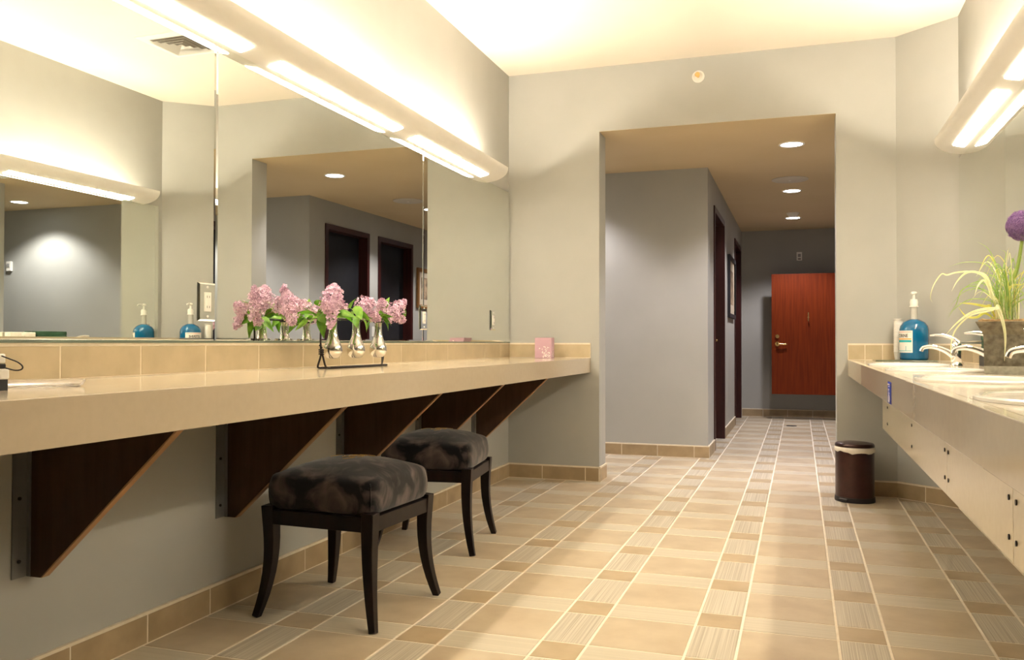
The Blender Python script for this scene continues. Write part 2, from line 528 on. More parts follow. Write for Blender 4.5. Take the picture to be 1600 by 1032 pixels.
# left wall: joints measured at y = 1.92 + k*0.3105
tile_run('baseboard_left', (XL, 1.0), (XL, YB - 0.012), (1, 0), 0, BZ, 0.012, [y - 1.0 for y in js(1.343, 0.3105, 15)], BASET, 'tan tile skirting under the long left counter', 'baseboard')
tile_run('baseboard_back', (XL, YB), (XO1, YB), (0, -1), 0, BZ, 0.012, [0.26, 0.575], BASET, 'tan tile skirting on the end wall left of the opening', 'baseboard')
tile_run('baseboard_opening', (XO1, YB - 0.012), (XO1, YB2), (1, 0), 0, BZ, 0.012, [0.07], BASET, 'tan tile skirting wrapping the left side of the opening', 'baseboard')
tile_run('baseboard_back_right', (XO2, YB), (CHX, YB), (0, -1), 0, BZ, 0.012, [0.2], BASET, 'tan tile skirting behind the pedal bin', 'baseboard')
cd = Vector((XR - CHX, CHY - YB)).normalized()
cn = Vector((cd.y, -cd.x))
tile_run('baseboard_corner', (CHX, YB), (XR, CHY), (cn.x, cn.y), 0, BZ, 0.012, [0.195], BASET, 'tan tile skirting on the angled corner wall', 'baseboard')
tile_run('baseboard_right', (XR, 1.0), (XR, CHY), (-1, 0), 0, BZ, 0.012, js(0.2, 0.3105, 15), BASET, 'tan tile skirting below the sink counter', 'baseboard')
tile_run('baseboard_hallway_left', (-2.4, HY1), (HX1 + 0.012, HY1), (0, -1), 0, BZ, 0.012, [2.4 - 0.739 - 0.115 - 0.3105 * k for k in range(4, -1, -1)], BASET, 'tan tile skirting on the hallway corner facing the room', 'baseboard')
tile_run('baseboard_hallway_corner', (HX1, HY1), (HX1, DOORS_L[0][0]), (1, 0), 0, BZ, 0.012, [0.3], BASET, 'short tan tile skirting between hallway corner and first doorway', 'baseboard')
tile_run('baseboard_hallway_side', (HX1, DOORS_L[0][1]), (HX1, DOORS_L[1][0]), (1, 0), 0, BZ, 0.012, js(0.31, 0.3105, 5), BASET, 'tan tile skirting between the two left hallway doorways', 'baseboard')
tile_run('baseboard_hallway_end', (HX1, HYE), (HX2, HYE), (0, -1), 0, BZ, 0.012, js(0.27, 0.3105, 5), BASET, 'tan tile skirting at the far end of the hallway', 'baseboard')
tile_run('baseboard_hallway_right', (HX2, HY2), (2.4, HY2), (0, -1), 0, BZ, 0.012, js(0.31, 0.3105, 5), BASET, 'tan tile skirting on the right hallway corner', 'baseboard')

# ------------------------------------------------------------------ backsplashes
BS = [('backsplash', (XL, 0.6), (XL, YB - 0.01), (1, 0), [y - 0.6 for y in js(0.655, 0.3165, 18)], 'long row of tan backsplash tiles under the left mirrors'),
      ('backsplash', (XL, YB), (XF, YB), (0, -1), [], 'short tan backsplash behind the pink tissue box'),
      ('backsplash', (XRF, YB), (CHX, YB), (0, -1), [0.102, 0.205], 'short tan backsplash by the blue bottle'),
      ('backsplash', (CHX, YB), (XR, CHY), (cn.x, cn.y), [0.09, 0.19, 0.29], 'tan backsplash on the angled corner wall behind the taps'),
      ('backsplash', (XR, 0.6), (XR, CHY), (-1, 0), js(0.15, 0.3165, 17), 'row of tan backsplash tiles under the right mirrors')]
for nm, p0, p1, n, j, lab in BS:
    tile_run(nm, p0, p1, n, ZT + 0.0005, ZS, 0.010, j, SPLT, lab, 'backsplash', kind=None)

# ------------------------------------------------------------------ mirrors
def wall_mirror(y0, y1, side, label):
    face = (MFACE if side < 0 else XR - 0.010)
    t = thing('wall_mirror', label, 'mirror', (face, (y0 + y1) / 2, ZS + 0.006), MYAW if side < 0 else 0, 'frameless vanity mirrors')
    w, h, s = (y1 - y0) / 2 - 0.0015, 2.062 - ZS - 0.006, (1 if side < 0 else -1)
    bv, dp = 0.012, 0.0012
    b = BM()
    inn = [b.verts.new((0, y, z)) for y, z in ((-w + bv, bv), (w - bv, bv), (w - bv, h - bv), (-w + bv, h - bv))]
    out = [b.verts.new((-s * dp, y, z)) for y, z in ((-w, 0), (w, 0), (w, h), (-w, h))]
    bk = [b.verts.new((-s * 0.005, y, z)) for y, z in ((-w, 0), (w, 0), (w, h), (-w, h))]
    b.faces.new(inn)
    for q in range(4):
        b.faces.new((out[q], out[(q + 1) % 4], inn[(q + 1) % 4], inn[q]))
        f = b.faces.new((bk[q], bk[(q + 1) % 4], out[(q + 1) % 4], out[q]))
        f.material_index = 1
    f = b.faces.new(bk[::-1]); f.material_index = 1
    obj('mirror_glass', b, [MIRROR, MEDGE], t)
    boxobj('bottom_channel', *(sorted((-s * 0.006, s * 0.002))), -w, w, -0.005, 0.003, MEDGE, t)
    return t
wall_mirror(0.80, 2.60, -1, 'leftmost wall mirror above the left counter, with the blue bottle reflected')
wall_mirror(2.60, 4.405, -1, 'middle wall mirror behind the lilac vases')
wall_mirror(4.405, 5.918, -1, 'wall mirror at the corner beside the pink tissue box')
wall_mirror(3.76, 5.62, 1, 'right wall mirror behind the taps and blue bottle')
wall_mirror(1.92, 3.76, 1, 'right wall mirror behind the potted plant')
wall_mirror(0.08, 1.92, 1, 'right wall mirror nearest the viewer')

# mirrored outlet plates
def outlet():
    t = thing('power_outlet', 'mirrored power outlet plate with white socket on the leftmost mirror seam', 'outlet', (MFACE, 2.548, 1.117), 0, 'mirrored outlet plates')
    b = BM(); box(b, 0.0015, 0.0085, -0.047, 0.047, -0.068, 0.068)
    bmesh.ops.bevel(b, geom=[e for e in b.edges if all(v.co.x > 0.005 for v in e.verts)], offset=0.006, segments=1, affect='EDGES')
    obj('cover_plate', b, MIRROR, t)
    s = boxobj('socket', 0.007, 0.0115, -0.0165, 0.0165, -0.034, 0.034, PLASTIC, t, bevel=0.001)
    for z in (0.018, -0.018):
        for y in (-0.006, 0.006):
            boxobj('slot', 0.0112, 0.0120, y - 0.001, y + 0.001, z - 0.004, z + 0.004, INK, s)
    for z in (0.052, -0.052):
        b = BM(); sweep(b, [(0.007, 0, z), (0.0105, 0, z)], 0.004, 8)
        obj('screw', b, PLASTIC, t)
    return t
ou = outlet()
dup(ou, (MFACE, 4.40, 1.113), 0, 'mirrored power outlet plate on the seam right of the lilacs')
dup(ou, (MFACE, 5.548, 1.127), 0, 'mirrored power outlet plate in the corner mirror above the tissue box')

# ------------------------------------------------------------------ vanity light fixtures
def vanity_light(side, y_end, y_start, lens_end, label):
    x0 = XL if side < 0 else XR
    s = 1 if side < 0 else -1
    t = thing('vanity_light', label, 'light fixture', (x0, 0, 2.055), 0, 'curved vanity lights over the mirrors')
    D, H = 0.158, 0.082
    NP = 14
    outer = [(D * math.sin(a), H * (1 - math.cos(a))) for a in [PI / 2 * k / NP for k in range(NP + 1)]]
    inner = [((D - 0.008) * math.sin(a), 0.008 + (H - 0.008) * (1 - math.cos(a))) for a in [PI / 2 * k / NP for k in range(NP, -1, -1)]]
    lip = [(D, H + 0.012), (D - 0.008, H + 0.012)]
    b = BM()
    poly = [(s * (0.001 + u), z) for u, z in outer + lip + inner]
    n = len(poly)
    A = [b.verts.new((x, y_start, z)) for x, z in poly]
    B = [b.verts.new((x, y_end, z)) for x, z in poly]
    for i in range(n):
        b.faces.new((A[i], A[(i + 1) % n], B[(i + 1) % n], B[i]))
    obj('curved_housing', b, WHITE, t, smooth=True, angle=0.5)
    for ye, sg in ((y_end, 1), (y_start, -1)):
        b = BM()
        prism_y(b, [(s * (0.001 + u), z) for u, z in outer + [lip[0], (0, H + 0.012)]], ye, ye + sg * 0.004)
        obj('end_cap', b, WHITE, t)
    k = 0
    ye = lens_end
    while ye > y_start + 0.3:
        ys = max(ye - 1.09, y_start + 0.03)
        b = BM()
        us = [0.036 + (0.092 - 0.036) * i / 6 for i in range(7)]
        zz = [H * (1 - math.sqrt(1 - (u / D) ** 2)) for u in us]
        bot = [(s * (0.001 + u), z - 0.003) for u, z in zip(us, zz)]
        top = [(s * (0.001 + u), z + 0.002) for u, z in zip(us, zz)][::-1]
        prism_y(b, bot + top, ys, ye)
        obj('diffuser', b, LENS, t)
        b = BM()
        sweep(b, [(s * 0.075, ys - 0.02, 0.055), (s * 0.075, ye + 0.02, 0.055)], 0.013, 10)
        obj('lamp_tube', b, TUBE, t)
        ye -= 1.268
    return t
vanity_light(-1, 5.44, 1.5, 5.241, 'long curved white light fixture above the left mirrors')
vanity_light(1, 5.455, 1.5, 5.262, 'curved white light fixture above the sinks at the right')

# ------------------------------------------------------------------ left counter
lc = thing('vanity_counter', 'long beige counter with a deep front edge under the left mirrors', 'counter', (XL, 0.6, 0))
def lbox(nm, x0, x1, y0, y1, z0, z1, m, bv=0.003):
    return boxobj(nm, x0 - XL, x1 - XL, y0 - 0.6, y1 - 0.6, z0, z1, m, lc, bevel=bv)
lbox('counter_slab', XL + 0.0005, XF - 0.0302, 0.6, YB - 0.0005, ZT - 0.03, ZT, COUNTER, 0.0)
lbox('front_apron', XF - 0.03, XF - 0.0005, 0.6, YB - 0.001, ZB, ZT, COUNTER, 0.002)

# brackets under the counter
def bracket():
    t = thing('counter_bracket', '', 'bracket', (XL, 1.822, 0), 0, 'triangular brackets under the left counter')
    th = 0.026
    b = BM(); prism_y(b, [(0.002, 0.333), (0.048, 0.333), (0.505, 0.7625), (0.002, 0.7625)], 0, th)
    obj('panel', b, LAM, t)
    b = BM(); prism_y(b, [(0.049, 0.3328), (0.053, 0.3328), (0.513, 0.7625), (0.506, 0.7625)], 0.0005, th - 0.0005)
    obj('edge_band', b, LAMEDGE, t)
    b = BM(); box(b, 0.001, 0.005, -0.05, -0.001, 0.335, 0.7625); box(b, 0.005, 0.016, -0.005, -0.001, 0.335, 0.7625)
    ch = obj('steel_angle', b, STEEL, t)
    for z in (0.38, 0.55, 0.70):
        b = BM(); sweep(b, [(0.004, -0.03, z), (0.009, -0.03, z)], 0.005, 8)
        obj('screw', b, IRON, ch)
    return t
br = bracket()
br['label'] = 'brown triangular counter bracket nearest the viewer at the left edge'
for k, lab in enumerate(['brown triangular counter bracket behind the near stool', 'brown triangular counter bracket between the two stools',
                         'brown triangular counter bracket just above the far stool', 'brown triangular counter bracket closest to the end wall']):
    dup(br, (XL, 1.822 + 0.852 * (k + 1), 0), 0, lab)

# ------------------------------------------------------------------ right counter with sinks
rc = thing('sink_counter', 'beige sink counter with glossy top along the right wall', 'counter', (XRF, 0.6, 0))
SINKS = [(0.502, 4.62), (0.502, 3.70), (0.502, 2.78), (0.502, 1.86)]
SA, SB_ = 0.165, 0.205
def counter_with_holes():
    b = BM()
    outl = [(XRF + 0.0282, 0.6), (XR - 0.001, 0.6), (XR - 0.001, CHY - 0.001), (CHX - 0.001, YB - 0.001), (XRF + 0.0282, YB - 0.001)]
    def loop(pts):
        v = [b.verts.new((x - XRF, y - 0.6, ZT)) for x, y in pts]
        return [b.edges.new((v[i], v[(i + 1) % len(v)])) for i in range(len(v))]
    es = loop(outl)
    for cx, cy in SINKS:
        es += loop([(cx + SA * math.cos(a), cy + SB_ * math.sin(a)) for a in [2 * PI * k / 40 for k in range(40)]])
    r = bmesh.ops.triangle_fill(b, use_beauty=True, use_dissolve=False, edges=es)
    fs = [g for g in r['geom'] if isinstance(g, bmesh.types.BMFace)]
    ex = bmesh.ops.extrude_face_region(b, geom=fs)
    vs = [g for g in ex['geom'] if isinstance(g, bmesh.types.BMVert)]
    bmesh.ops.translate(b, verts=vs, vec=(0, 0, -0.028))
    return b
obj('counter_slab', counter_with_holes(), COUNTER, rc)
boxobj('front_apron', 0.0005, 0.028, 0.0, 4.08, ZB, ZT, COUNTER, rc, bevel=0.002)
boxobj('end_apron', 0.0005, 0.028, 4.081, YB - 0.6 - 0.001, ZB, ZT, COUNTER2, rc, bevel=0.002)
tag(bpy.data.objects['end_apron'], 'paler beige end section of the front edge')
PANELS = [(1.27, 2.185), (2.185, 3.10), (3.10, 5.40)]
for y0, y1 in PANELS:
    p = boxobj('access_panel', 0.160, 0.172, y0 - 0.6 + 0.0015, y1 - 0.6 - 0.0015, 0.482, ZT - 0.0285, COUNTER2, rc, bevel=0.001)
    ysr = [y0 + 0.035, y1 - 0.035] if y1 - y0 < 1.5 else [y0 + 0.035, 4.02, 5.09]
    for y in ysr:
        for z in (0.535, 0.625):
            b = BM(); sweep(b, [(0.161, y - 0.6, z), (0.157, y - 0.6, z)], 0.0065, 10)
            obj('screw_cap', b, IRON, p)

def sink():
    t = thing('sink_basin', 'white oval sink basin farthest along the right counter', 'sink', (SINKS[0][0], SINKS[0][1], 0), 0, 'oval sinks in the right counter')
    b = BM()
    prof = [(1.11, ZT + 0.0004), (1.105, ZT + 0.006), (1.06, ZT + 0.0095), (0.995, ZT + 0.006), (0.975, ZT - 0.01), (0.965, ZT - 0.05), (0.94, ZT - 0.085), (0.84, ZT - 0.12), (0.62, ZT - 0.145), (0.3, ZT - 0.155), (0.1, ZT - 0.157)]
    prof2 = [(min(r * 1.02 + 0.01, 0.985), z - 0.008) for r, z in prof[:4:-1]] + [(0.985, ZT - 0.012), (0.985, ZT + 0.0004)]
    rings = []
    for r, z in prof + prof2:
        rings.append([b.verts.new((SA * r * math.cos(2 * PI * k / 40), SB_ * r * math.sin(2 * PI * k / 40), z)) for k in range(40)])
    for a, c in zip(rings, rings[1:] + rings[:1]):
        for k in range(40):
            b.faces.new((a[k], a[(k + 1) % 40], c[(k + 1) % 40], c[k]))
    obj('bowl', b, PORC, t, smooth=True, angle=0.8)
    b = BM(); lathe(b, [(0.026, ZT - 0.157), (0.026, ZT - 0.153), (0.02, ZT - 0.152), (0.006, ZT - 0.154)], 20)
    obj('drain', b, CHROME, t)
    return t
sk = sink()
for (sx_, sy_), lab in zip(SINKS[1:], ['white oval sink basin beyond the potted plant', 'white oval sink basin on the viewer side of the potted plant', 'white oval sink basin nearest the viewer on the right']):
    dup(sk, (sx_, sy_, 0), 0, lab)

def faucet():
    t = thing('faucet', 'chrome single-lever tap nearest the blue bottle', 'faucet', (0.717, SINKS[0][1] + 0.02, ZT), 0, 'chrome taps on the sink counter')
    b = BM(); lathe(b, [(0.030, 0), (0.030, 0.006), (0.026, 0.012)], 24)
    obj('base', b, CHROME, t, smooth=True, angle=0.6)
    b = BM(); lathe(b, [(0.024, 0.010), (0.023, 0.05), (0.025, 0.085), (0.024, 0.105), (0.016, 0.118), (0.004, 0.121)], 24)
    obj('body', b, CHROME, t, smooth=True)
    b = BM()
    pts = smooth_pts([(0.0, 0, 0.035), (-0.03, 0, 0.062), (-0.065, 0, 0.082), (-0.105, 0, 0.092), (-0.14, 0, 0.088), (-0.152, 0, 0.078)], 4)
    n = len(pts)
    sweep(b, pts, [0.017 - 0.0075 * min(1, i / (n * 0.7)) for i in range(n)], 12)
    sp = obj('spout', b, CHROME, t, smooth=True, angle=1.0)
    b = BM(); sweep(b, [(-0.150, 0, 0.081), (-0.155, 0, 0.069)], 0.0095, 12)
    obj('aerator', b, CHROME, sp, smooth=True, angle=0.8)
    b = BM()
    pts = smooth_pts([(0.008, 0, 0.112), (-0.015, 0, 0.134), (-0.05, 0, 0.146), (-0.085, 0, 0.149), (-0.115, 0, 0.147)], 4)
    n = len(pts)
    sweep(b, pts, [0.017 - 0.013 * (i / (n - 1)) ** 0.7 for i in range(n)], 10)
    for v in b.verts:
        v.co.y *= 1.5
    obj('lever', b, CHROME, t, smooth=True, angle=1.0)
    return t
fc = faucet()
dup(fc, (0.717, SINKS[1][1] + 0.02, ZT), 0, 'chrome single-lever tap just left of the zinc pot')
dup(fc, (0.717, SINKS[2][1] + 0.0, ZT), 0, 'chrome tap in front of the zinc pot at the right edge')
dup(fc, (0.717, SINKS[3][1] + 0.0, ZT), 0, 'chrome tap nearest the viewer on the right counter')

# accessibility sticker on the counter edge
t = thing('access_sticker', 'blue sticker with white symbols on the sink counter edge', 'sign', (XRF, 3.207, 0.805))
boxobj('sticker_sheet', -0.0012, 0.0003, -0.05, 0.05, -0.037, 0.037, SIGNB, t)
b = BM()
X = -0.0016
def ring2(c, r, w, a0=0, a1=2 * PI, n=18):
    pts = [(X, c[0] + r * math.cos(a0 + (a1 - a0) * k / n), c[1] + r * math.sin(a0 + (a1 - a0) * k / n)) for k in range(n + 1)]
    sweep(b, pts, w, 5)
ring2((0.0, -0.020), 0.0125, 0.0017, -2.6, 0.9)
sweep(b, [(X, 0.004, 0.004), (X, 0.002, -0.010), (X, -0.012, -0.011), (X, -0.017, -0.024)], 0.0019, 5)
sweep(b, [(X, 0.003, -0.003), (X, -0.012, -0.003)], 0.0016, 5)
ring2((0.0045, 0.010), 0.0022, 0.0022)
sweep(b, [(X, -0.03, 0.028), (X, 0.03, 0.028)], 0.0025, 5)
sweep(b, [(X, -0.018, 0.021), (X, 0.018, 0.021)], 0.0013, 5)
obj('white_symbol', b, WHITEINK, t)

# ------------------------------------------------------------------ stools
def stool():
    t = thing('upholstered_stool', 'near dark wooden stool with a crushed grey velvet cushion', 'stool', (-1.582, 2.848, 0), math.radians(-3), 'velvet stools under the left counter')
    W = 0.229
    for sx in (-1, 1):
        for sy in (-1, 1):
            b = BM()
            pts, rad = [], []
            for k in range(11):
                q = k / 10
                z = 0.394 * (1 - q)
                fl = 0.033 * max(0, (q - 0.2) / 0.8) ** 2.2 - 0.006 * math.sin(PI * q)
                rr = 0.0235 - 0.011 * q ** 1.4
                pts.append((sx * (W - 0.0235 + fl), sy * (W - 0.0235 + fl), z))
                rad.append(rr)
            sweep(b, pts, rad, square=True)
            lg = obj('leg', b, ESPRESSO, t, bevel=0.002, bseg=1)
    for s in (-1, 1):
        boxobj('apron_rail', -W + 0.045, W - 0.045, *(sorted((s * (W - 0.036), s * (W - 0.006)))), 0.328, 0.380, ESPRESSO, t, bevel=0.002)
        boxobj('apron_rail', *(sorted((s * (W - 0.036), s * (W - 0.006)))), -W + 0.045, W - 0.045, 0.328, 0.380, ESPRESSO, t, bevel=0.002)
    boxobj('seat_board', -W + 0.037, W - 0.037, -W + 0.037, W - 0.037, 0.355, 0.377, ESPRESSO, t)
    b = BM()
    bmesh.ops.create_cube(b, size=2.0)
    bmesh.ops.subdivide_edges(b, edges=list(b.edges), cuts=17, use_grid_fill=True)
    for v in b.verts:
        u, w, h = v.co
        n = 11.0
        s = (abs(u) ** n + abs(w) ** n + abs(h) ** n) ** (1 / n)
        u, w, h = u / s, w / s, h / s
        hx = 0.213 + 0.009 * (1 - h * h)
        z = 0.378 + 0.064 * (h + 1)
        if h > 0:
            z += 0.045 * h * (1 - abs(u) ** 2.4) * (1 - abs(w) ** 2.4)
        p = Vector((u * hx, w * hx, z))
        q = noise.noise(p * 9) * 0.004 + noise.noise(p * 22) * 0.0018
        p += Vector((u, w, 0.5 * h)).normalized() * q * min(1.0, (h + 1) * 2)
        v.co = p
    cu = obj('cushion', b, VELVET, t, smooth=True)
    for sx in (-1, 1):
        for sy in (-1, 1):
            b = BM()
            pts = []
            for k in range(9):
                h = -0.9 + 1.75 * k / 8
                n = 11.0
                s = (2 + abs(h) ** n) ** (1 / n)
                hx = (0.213 + 0.009 * (1 - (h / s) ** 2)) / s
                pts.append((sx * (hx + 0.0005), sy * (hx + 0.0005), 0.378 + 0.064 * (h / s + 1)))
            sweep(b, pts, 0.0022, 6)
            obj('corner_seam', b, VELVET, cu, smooth=True)
    b = BM()
    random.seed(3)
    for k in range(6):
        a0 = random.uniform(0, 2 * PI)
        x, y = random.uniform(-0.10, 0.06), random.uniform(-0.07, 0.05)
        pts = []
        for j in range(14):
            a0 += random.uniform(-0.2, 0.75)
            x += 0.009 * math.cos(a0)
            y += 0.009 * math.sin(a0)
            u, w = x / 0.213, y / 0.213
            z = 0.378 + 0.128 + 0.045 * (1 - abs(u) ** 2.4) * (1 - abs(w) ** 2.4)
            pp = Vector((x, y, z))
            z += noise.noise(pp * 9) * 0.004 + noise.noise(pp * 22) * 0.0018
            pts.append((x, y, z + 0.0012))
        sweep(b, pts, 0.0011, 5)
    em = obj('embroidery', b, GOLD, cu)
    em['label'] = 'gold thread scrolls'
    return t
st = stool()
dup(st, (-1.688, 3.885, 0), math.radians(7.8), 'far dark wooden stool with a grey velvet cushion near the end wall')

# ------------------------------------------------------------------ lilacs in hanging vases
VY = [(-1.828, 3.135), (-1.82, 3.315), (-1.812, 3.505)]
fr = thing('vase_stand', 'black iron wire stand holding three silver bud vases', 'stand', (-1.84, 3.33, ZT))
FX, FY = -1.84, 3.33
R_ = 0.0042
b = BM()
y0, y1 = 3.065 - FY, 3.60 - FY
sweep(b, smooth_pts([(0.0, y0, 0.055), (-0.002, y0 - 0.004, 0.12), (0.0, y0, 0.19), (0.0, y0 + 0.012, 0.204), (0.012, y0 + 0.05, 0.206), (0.02, 0.0, 0.206), (0.025, y1 - 0.04, 0.204)], 5), R_, 8)
obj('top_rail', b, IRON, fr, smooth=True)
b = BM()
pl = smooth_pts([(0.014, y1 - 0.05, R_), (0.014, y1 - 0.03, 0.010), (0.010, y1 - 0.008, 0.045), (0.0, y1 + 0.002, 0.045), (-0.010, y1 + 0.018, 0.012), (-0.014, y1 + 0.02, R_)], 4)
sweep(b, pl, R_, 8)
sweep(b, [(0.014, y0 + 0.03, R_), (0.014, y1 + 0.02, R_)], R_, 8)
sweep(b, [(-0.014, y0 + 0.01, R_), (-0.014, y1 + 0.02, R_)], R_, 8)
sweep(b, [(-0.014, y1 + 0.02, R_), (0.014, y1 + 0.02, R_)], R_, 8)
obj('base_rail', b, IRON, fr, smooth=True)
for s in (-1, 1):
    b = BM()
    sweep(b, smooth_pts([(0.0, y0, 0.075), (s * 0.007, y0 + 0.003, 0.045), (s * 0.013, y0 + (0.012 if s > 0 else -0.006), R_ + 0.006), (s * 0.014, y0 + (0.04 if s > 0 else 0.012), R_)], 5), R_, 8)
    obj('foot', b, IRON, fr, smooth=True)
b = BM()
for k in range(3):
    pts = [(0.009 * math.cos(a), y0 - 0.001 + 0.009 * math.sin(a), 0.06 + 0.008 * k + 0.003 * a / 6.28) for a in [2 * PI * j / 14 for j in range(15)]]
    sweep(b, pts, 0.003, 6)
sweep(b, [(0.006, y0 - 0.006, 0.085), (0.002, y0 - 0.018, 0.098)], 0.004, 6)
obj('wire_wrap', b, IRON, fr, smooth=True)
for vx, vy in VY:
    b = BM()
    pts = [(vx - FX + 0.0215 * math.cos(a), vy - FY + 0.0215 * math.sin(a), 0.2) for a in [2 * PI * j / 20 for j in range(20)]]
    sweep(b, pts, 0.003, 6, closed=True)
    obj('vase_ring', b, IRON, fr, smooth=True)

VL = ['silver bud vase at the near end of the wire stand', 'silver bud vase in the middle of the wire stand', 'silver bud vase at the far end of the wire stand']
for (vx, vy), lab in zip(VY, VL):
    b = BM()
    prof = [(0.012, 0.041), (0.024, 0.044), (0.034, 0.055), (0.0395, 0.072), (0.038, 0.088), (0.031, 0.106), (0.0225, 0.126), (0.0175, 0.148), (0.0160, 0.17), (0.0165, 0.19), (0.0185, 0.209), (0.0205, 0.214), (0.0190, 0.2145), (0.0145, 0.2), (0.0135, 0.16)]
    lathe(b, prof, 32, capt=True)
    v = obj('bud_vase', b, SILVER, None, smooth=True)
    v.location = (vx, vy, ZT)
    tag(v, lab, 'vase', 'silver bud vases')

def panicle(bm, base, tip, rmax, n, rnd):
    """lilac panicle: four-petalled florets on a cone-shaped head"""
    base, tip = Vector(base), Vector(tip)
    ax = tip - base
    L = ax.length
    ax.normalize()
    s1 = ax.cross(Vector((0.3, 0.5, 0.8))).normalized()
    s2 = ax.cross(s1)
    for k in range(n):
        q = (k + 0.5) / n
        prof = math.sin(PI * min(1, 0.10 + 0.88 * q)) ** 0.6 * (1 - 0.22 * q)
        lump = 0.8 + 0.35 * math.sin(q * 23) * math.cos(k * 2.4)
        a = k * 2.39996
        rr = rmax * 1.12 * prof * rnd.uniform(0.72, 1.1) * lump
        c = base + ax * (q * L) + (s1 * math.cos(a) + s2 * math.sin(a)) * rr
        nn = ((s1 * math.cos(a) + s2 * math.sin(a)) + ax * (q - 0.2) + Vector((rnd.uniform(-.5, .5), rnd.uniform(-.5, .5), rnd.uniform(-.5, .5)))).normalized()
        t1 = nn.cross(Vector((rnd.random(), rnd.random(), rnd.random() + 0.1))).normalized()
        t2 = nn.cross(t1)
        pr = rnd.uniform(0.0075, 0.0105)
        for j in range(4):
            d1 = t1 * math.cos(j * PI / 2) + t2 * math.sin(j * PI / 2)
            d2 = t1 * math.cos(j * PI / 2 + PI / 2) + t2 * math.sin(j * PI / 2 + PI / 2)
            vs = [c - nn * 0.003, c + d1 * pr * 0.6 + d2 * pr * 0.38, c + d1 * pr + nn * 0.0012, c + d1 * pr * 0.6 - d2 * pr * 0.38]
            bm.faces.new([bm.verts.new(x) for x in vs])
        # floret tube
        e = c - nn * 0.012
        vs = [c + t1 * 0.002, c - t1 * 0.002, e]
        bm.faces.new([bm.verts.new(x) for x in vs])

def leaf_mesh(bm, L, W, curl, fold=0.25):
    n = 8
    rows = []
    for i in range(n + 1):
        q = i / n
        w = W * (math.sin(PI * q ** 0.72) ** 0.9) * (1 - 0.25 * q) if 0 < i < n else 0.0008
        x = L * q
        z = -curl * L * q * q
        rows.append([bm.verts.new((x, sgn * w, z + abs(sgn) * w * fold)) for sgn in (-1, -0.5, 0, 0.5, 1)])
    for a, c in zip(rows, rows[1:]):
        for k in range(4):
            bm.faces.new((a[k], a[k + 1], c[k + 1], c[k]))
    ret = bmesh.ops.solidify(bm, geom=list(bm.faces), thickness=0.0006)

leafme = []
for cv in (0.1, 0.35, 0.6):
    b = BM(); leaf_mesh(b, 0.058, 0.019, cv)
    bmesh.ops.recalc_face_normals(b, faces=list(b.faces))
    me = bpy.data.meshes.new('lilac_leaf'); b.to_mesh(me); b.free()
    me.materials.append(LILLEAF); me.shade_smooth()
    leafme.append(me)

def place_leaf(parent, pos, az, el, roll, scale, me):
    o = bpy.data.objects.new('leaf', me)
    COL.objects.link(o)
    o.parent = parent
    o.location = pos
    o.rotation_euler = (Matrix.Rotation(az, 3, 'Z') @ Matrix.Rotation(-el, 3, 'Y') @ Matrix.Rotation(roll, 3, 'X')).to_euler()
    o.scale = (scale,) * 3
    return o

# each: (base of head, tip of head, radius, florets) relative to world
BOUQ = [
    [((-1.915, 2.975, 1.045), (-1.930, 2.930, 1.200), 0.034, 200), ((-1.83, 3.12, 1.115), (-1.83, 3.15, 1.215), 0.052, 260), ((-1.80, 3.06, 1.10), (-1.79, 3.00, 1.135), 0.032, 90), ((-1.79, 3.07, 1.11), (-1.775, 3.02, 1.03), 0.027, 90), ((-1.935, 3.08, 1.10), (-1.965, 3.05, 1.16), 0.026, 60)],
    [((-1.81, 3.33, 1.10), (-1.80, 3.42, 1.165), 0.050, 220), ((-1.79, 3.36, 1.10), (-1.76, 3.42, 1.075), 0.028, 90), ((-1.86, 3.30, 1.11), (-1.90, 3.26, 1.16), 0.03, 80)],
    [((-1.81, 3.54, 1.11), (-1.79, 3.50, 1.17), 0.034, 110), ((-1.80, 3.56, 1.08), (-1.78, 3.72, 1.175), 0.040, 190), ((-1.79, 3.62, 1.10), (-1.775, 3.70, 1.075), 0.026, 80)],
]
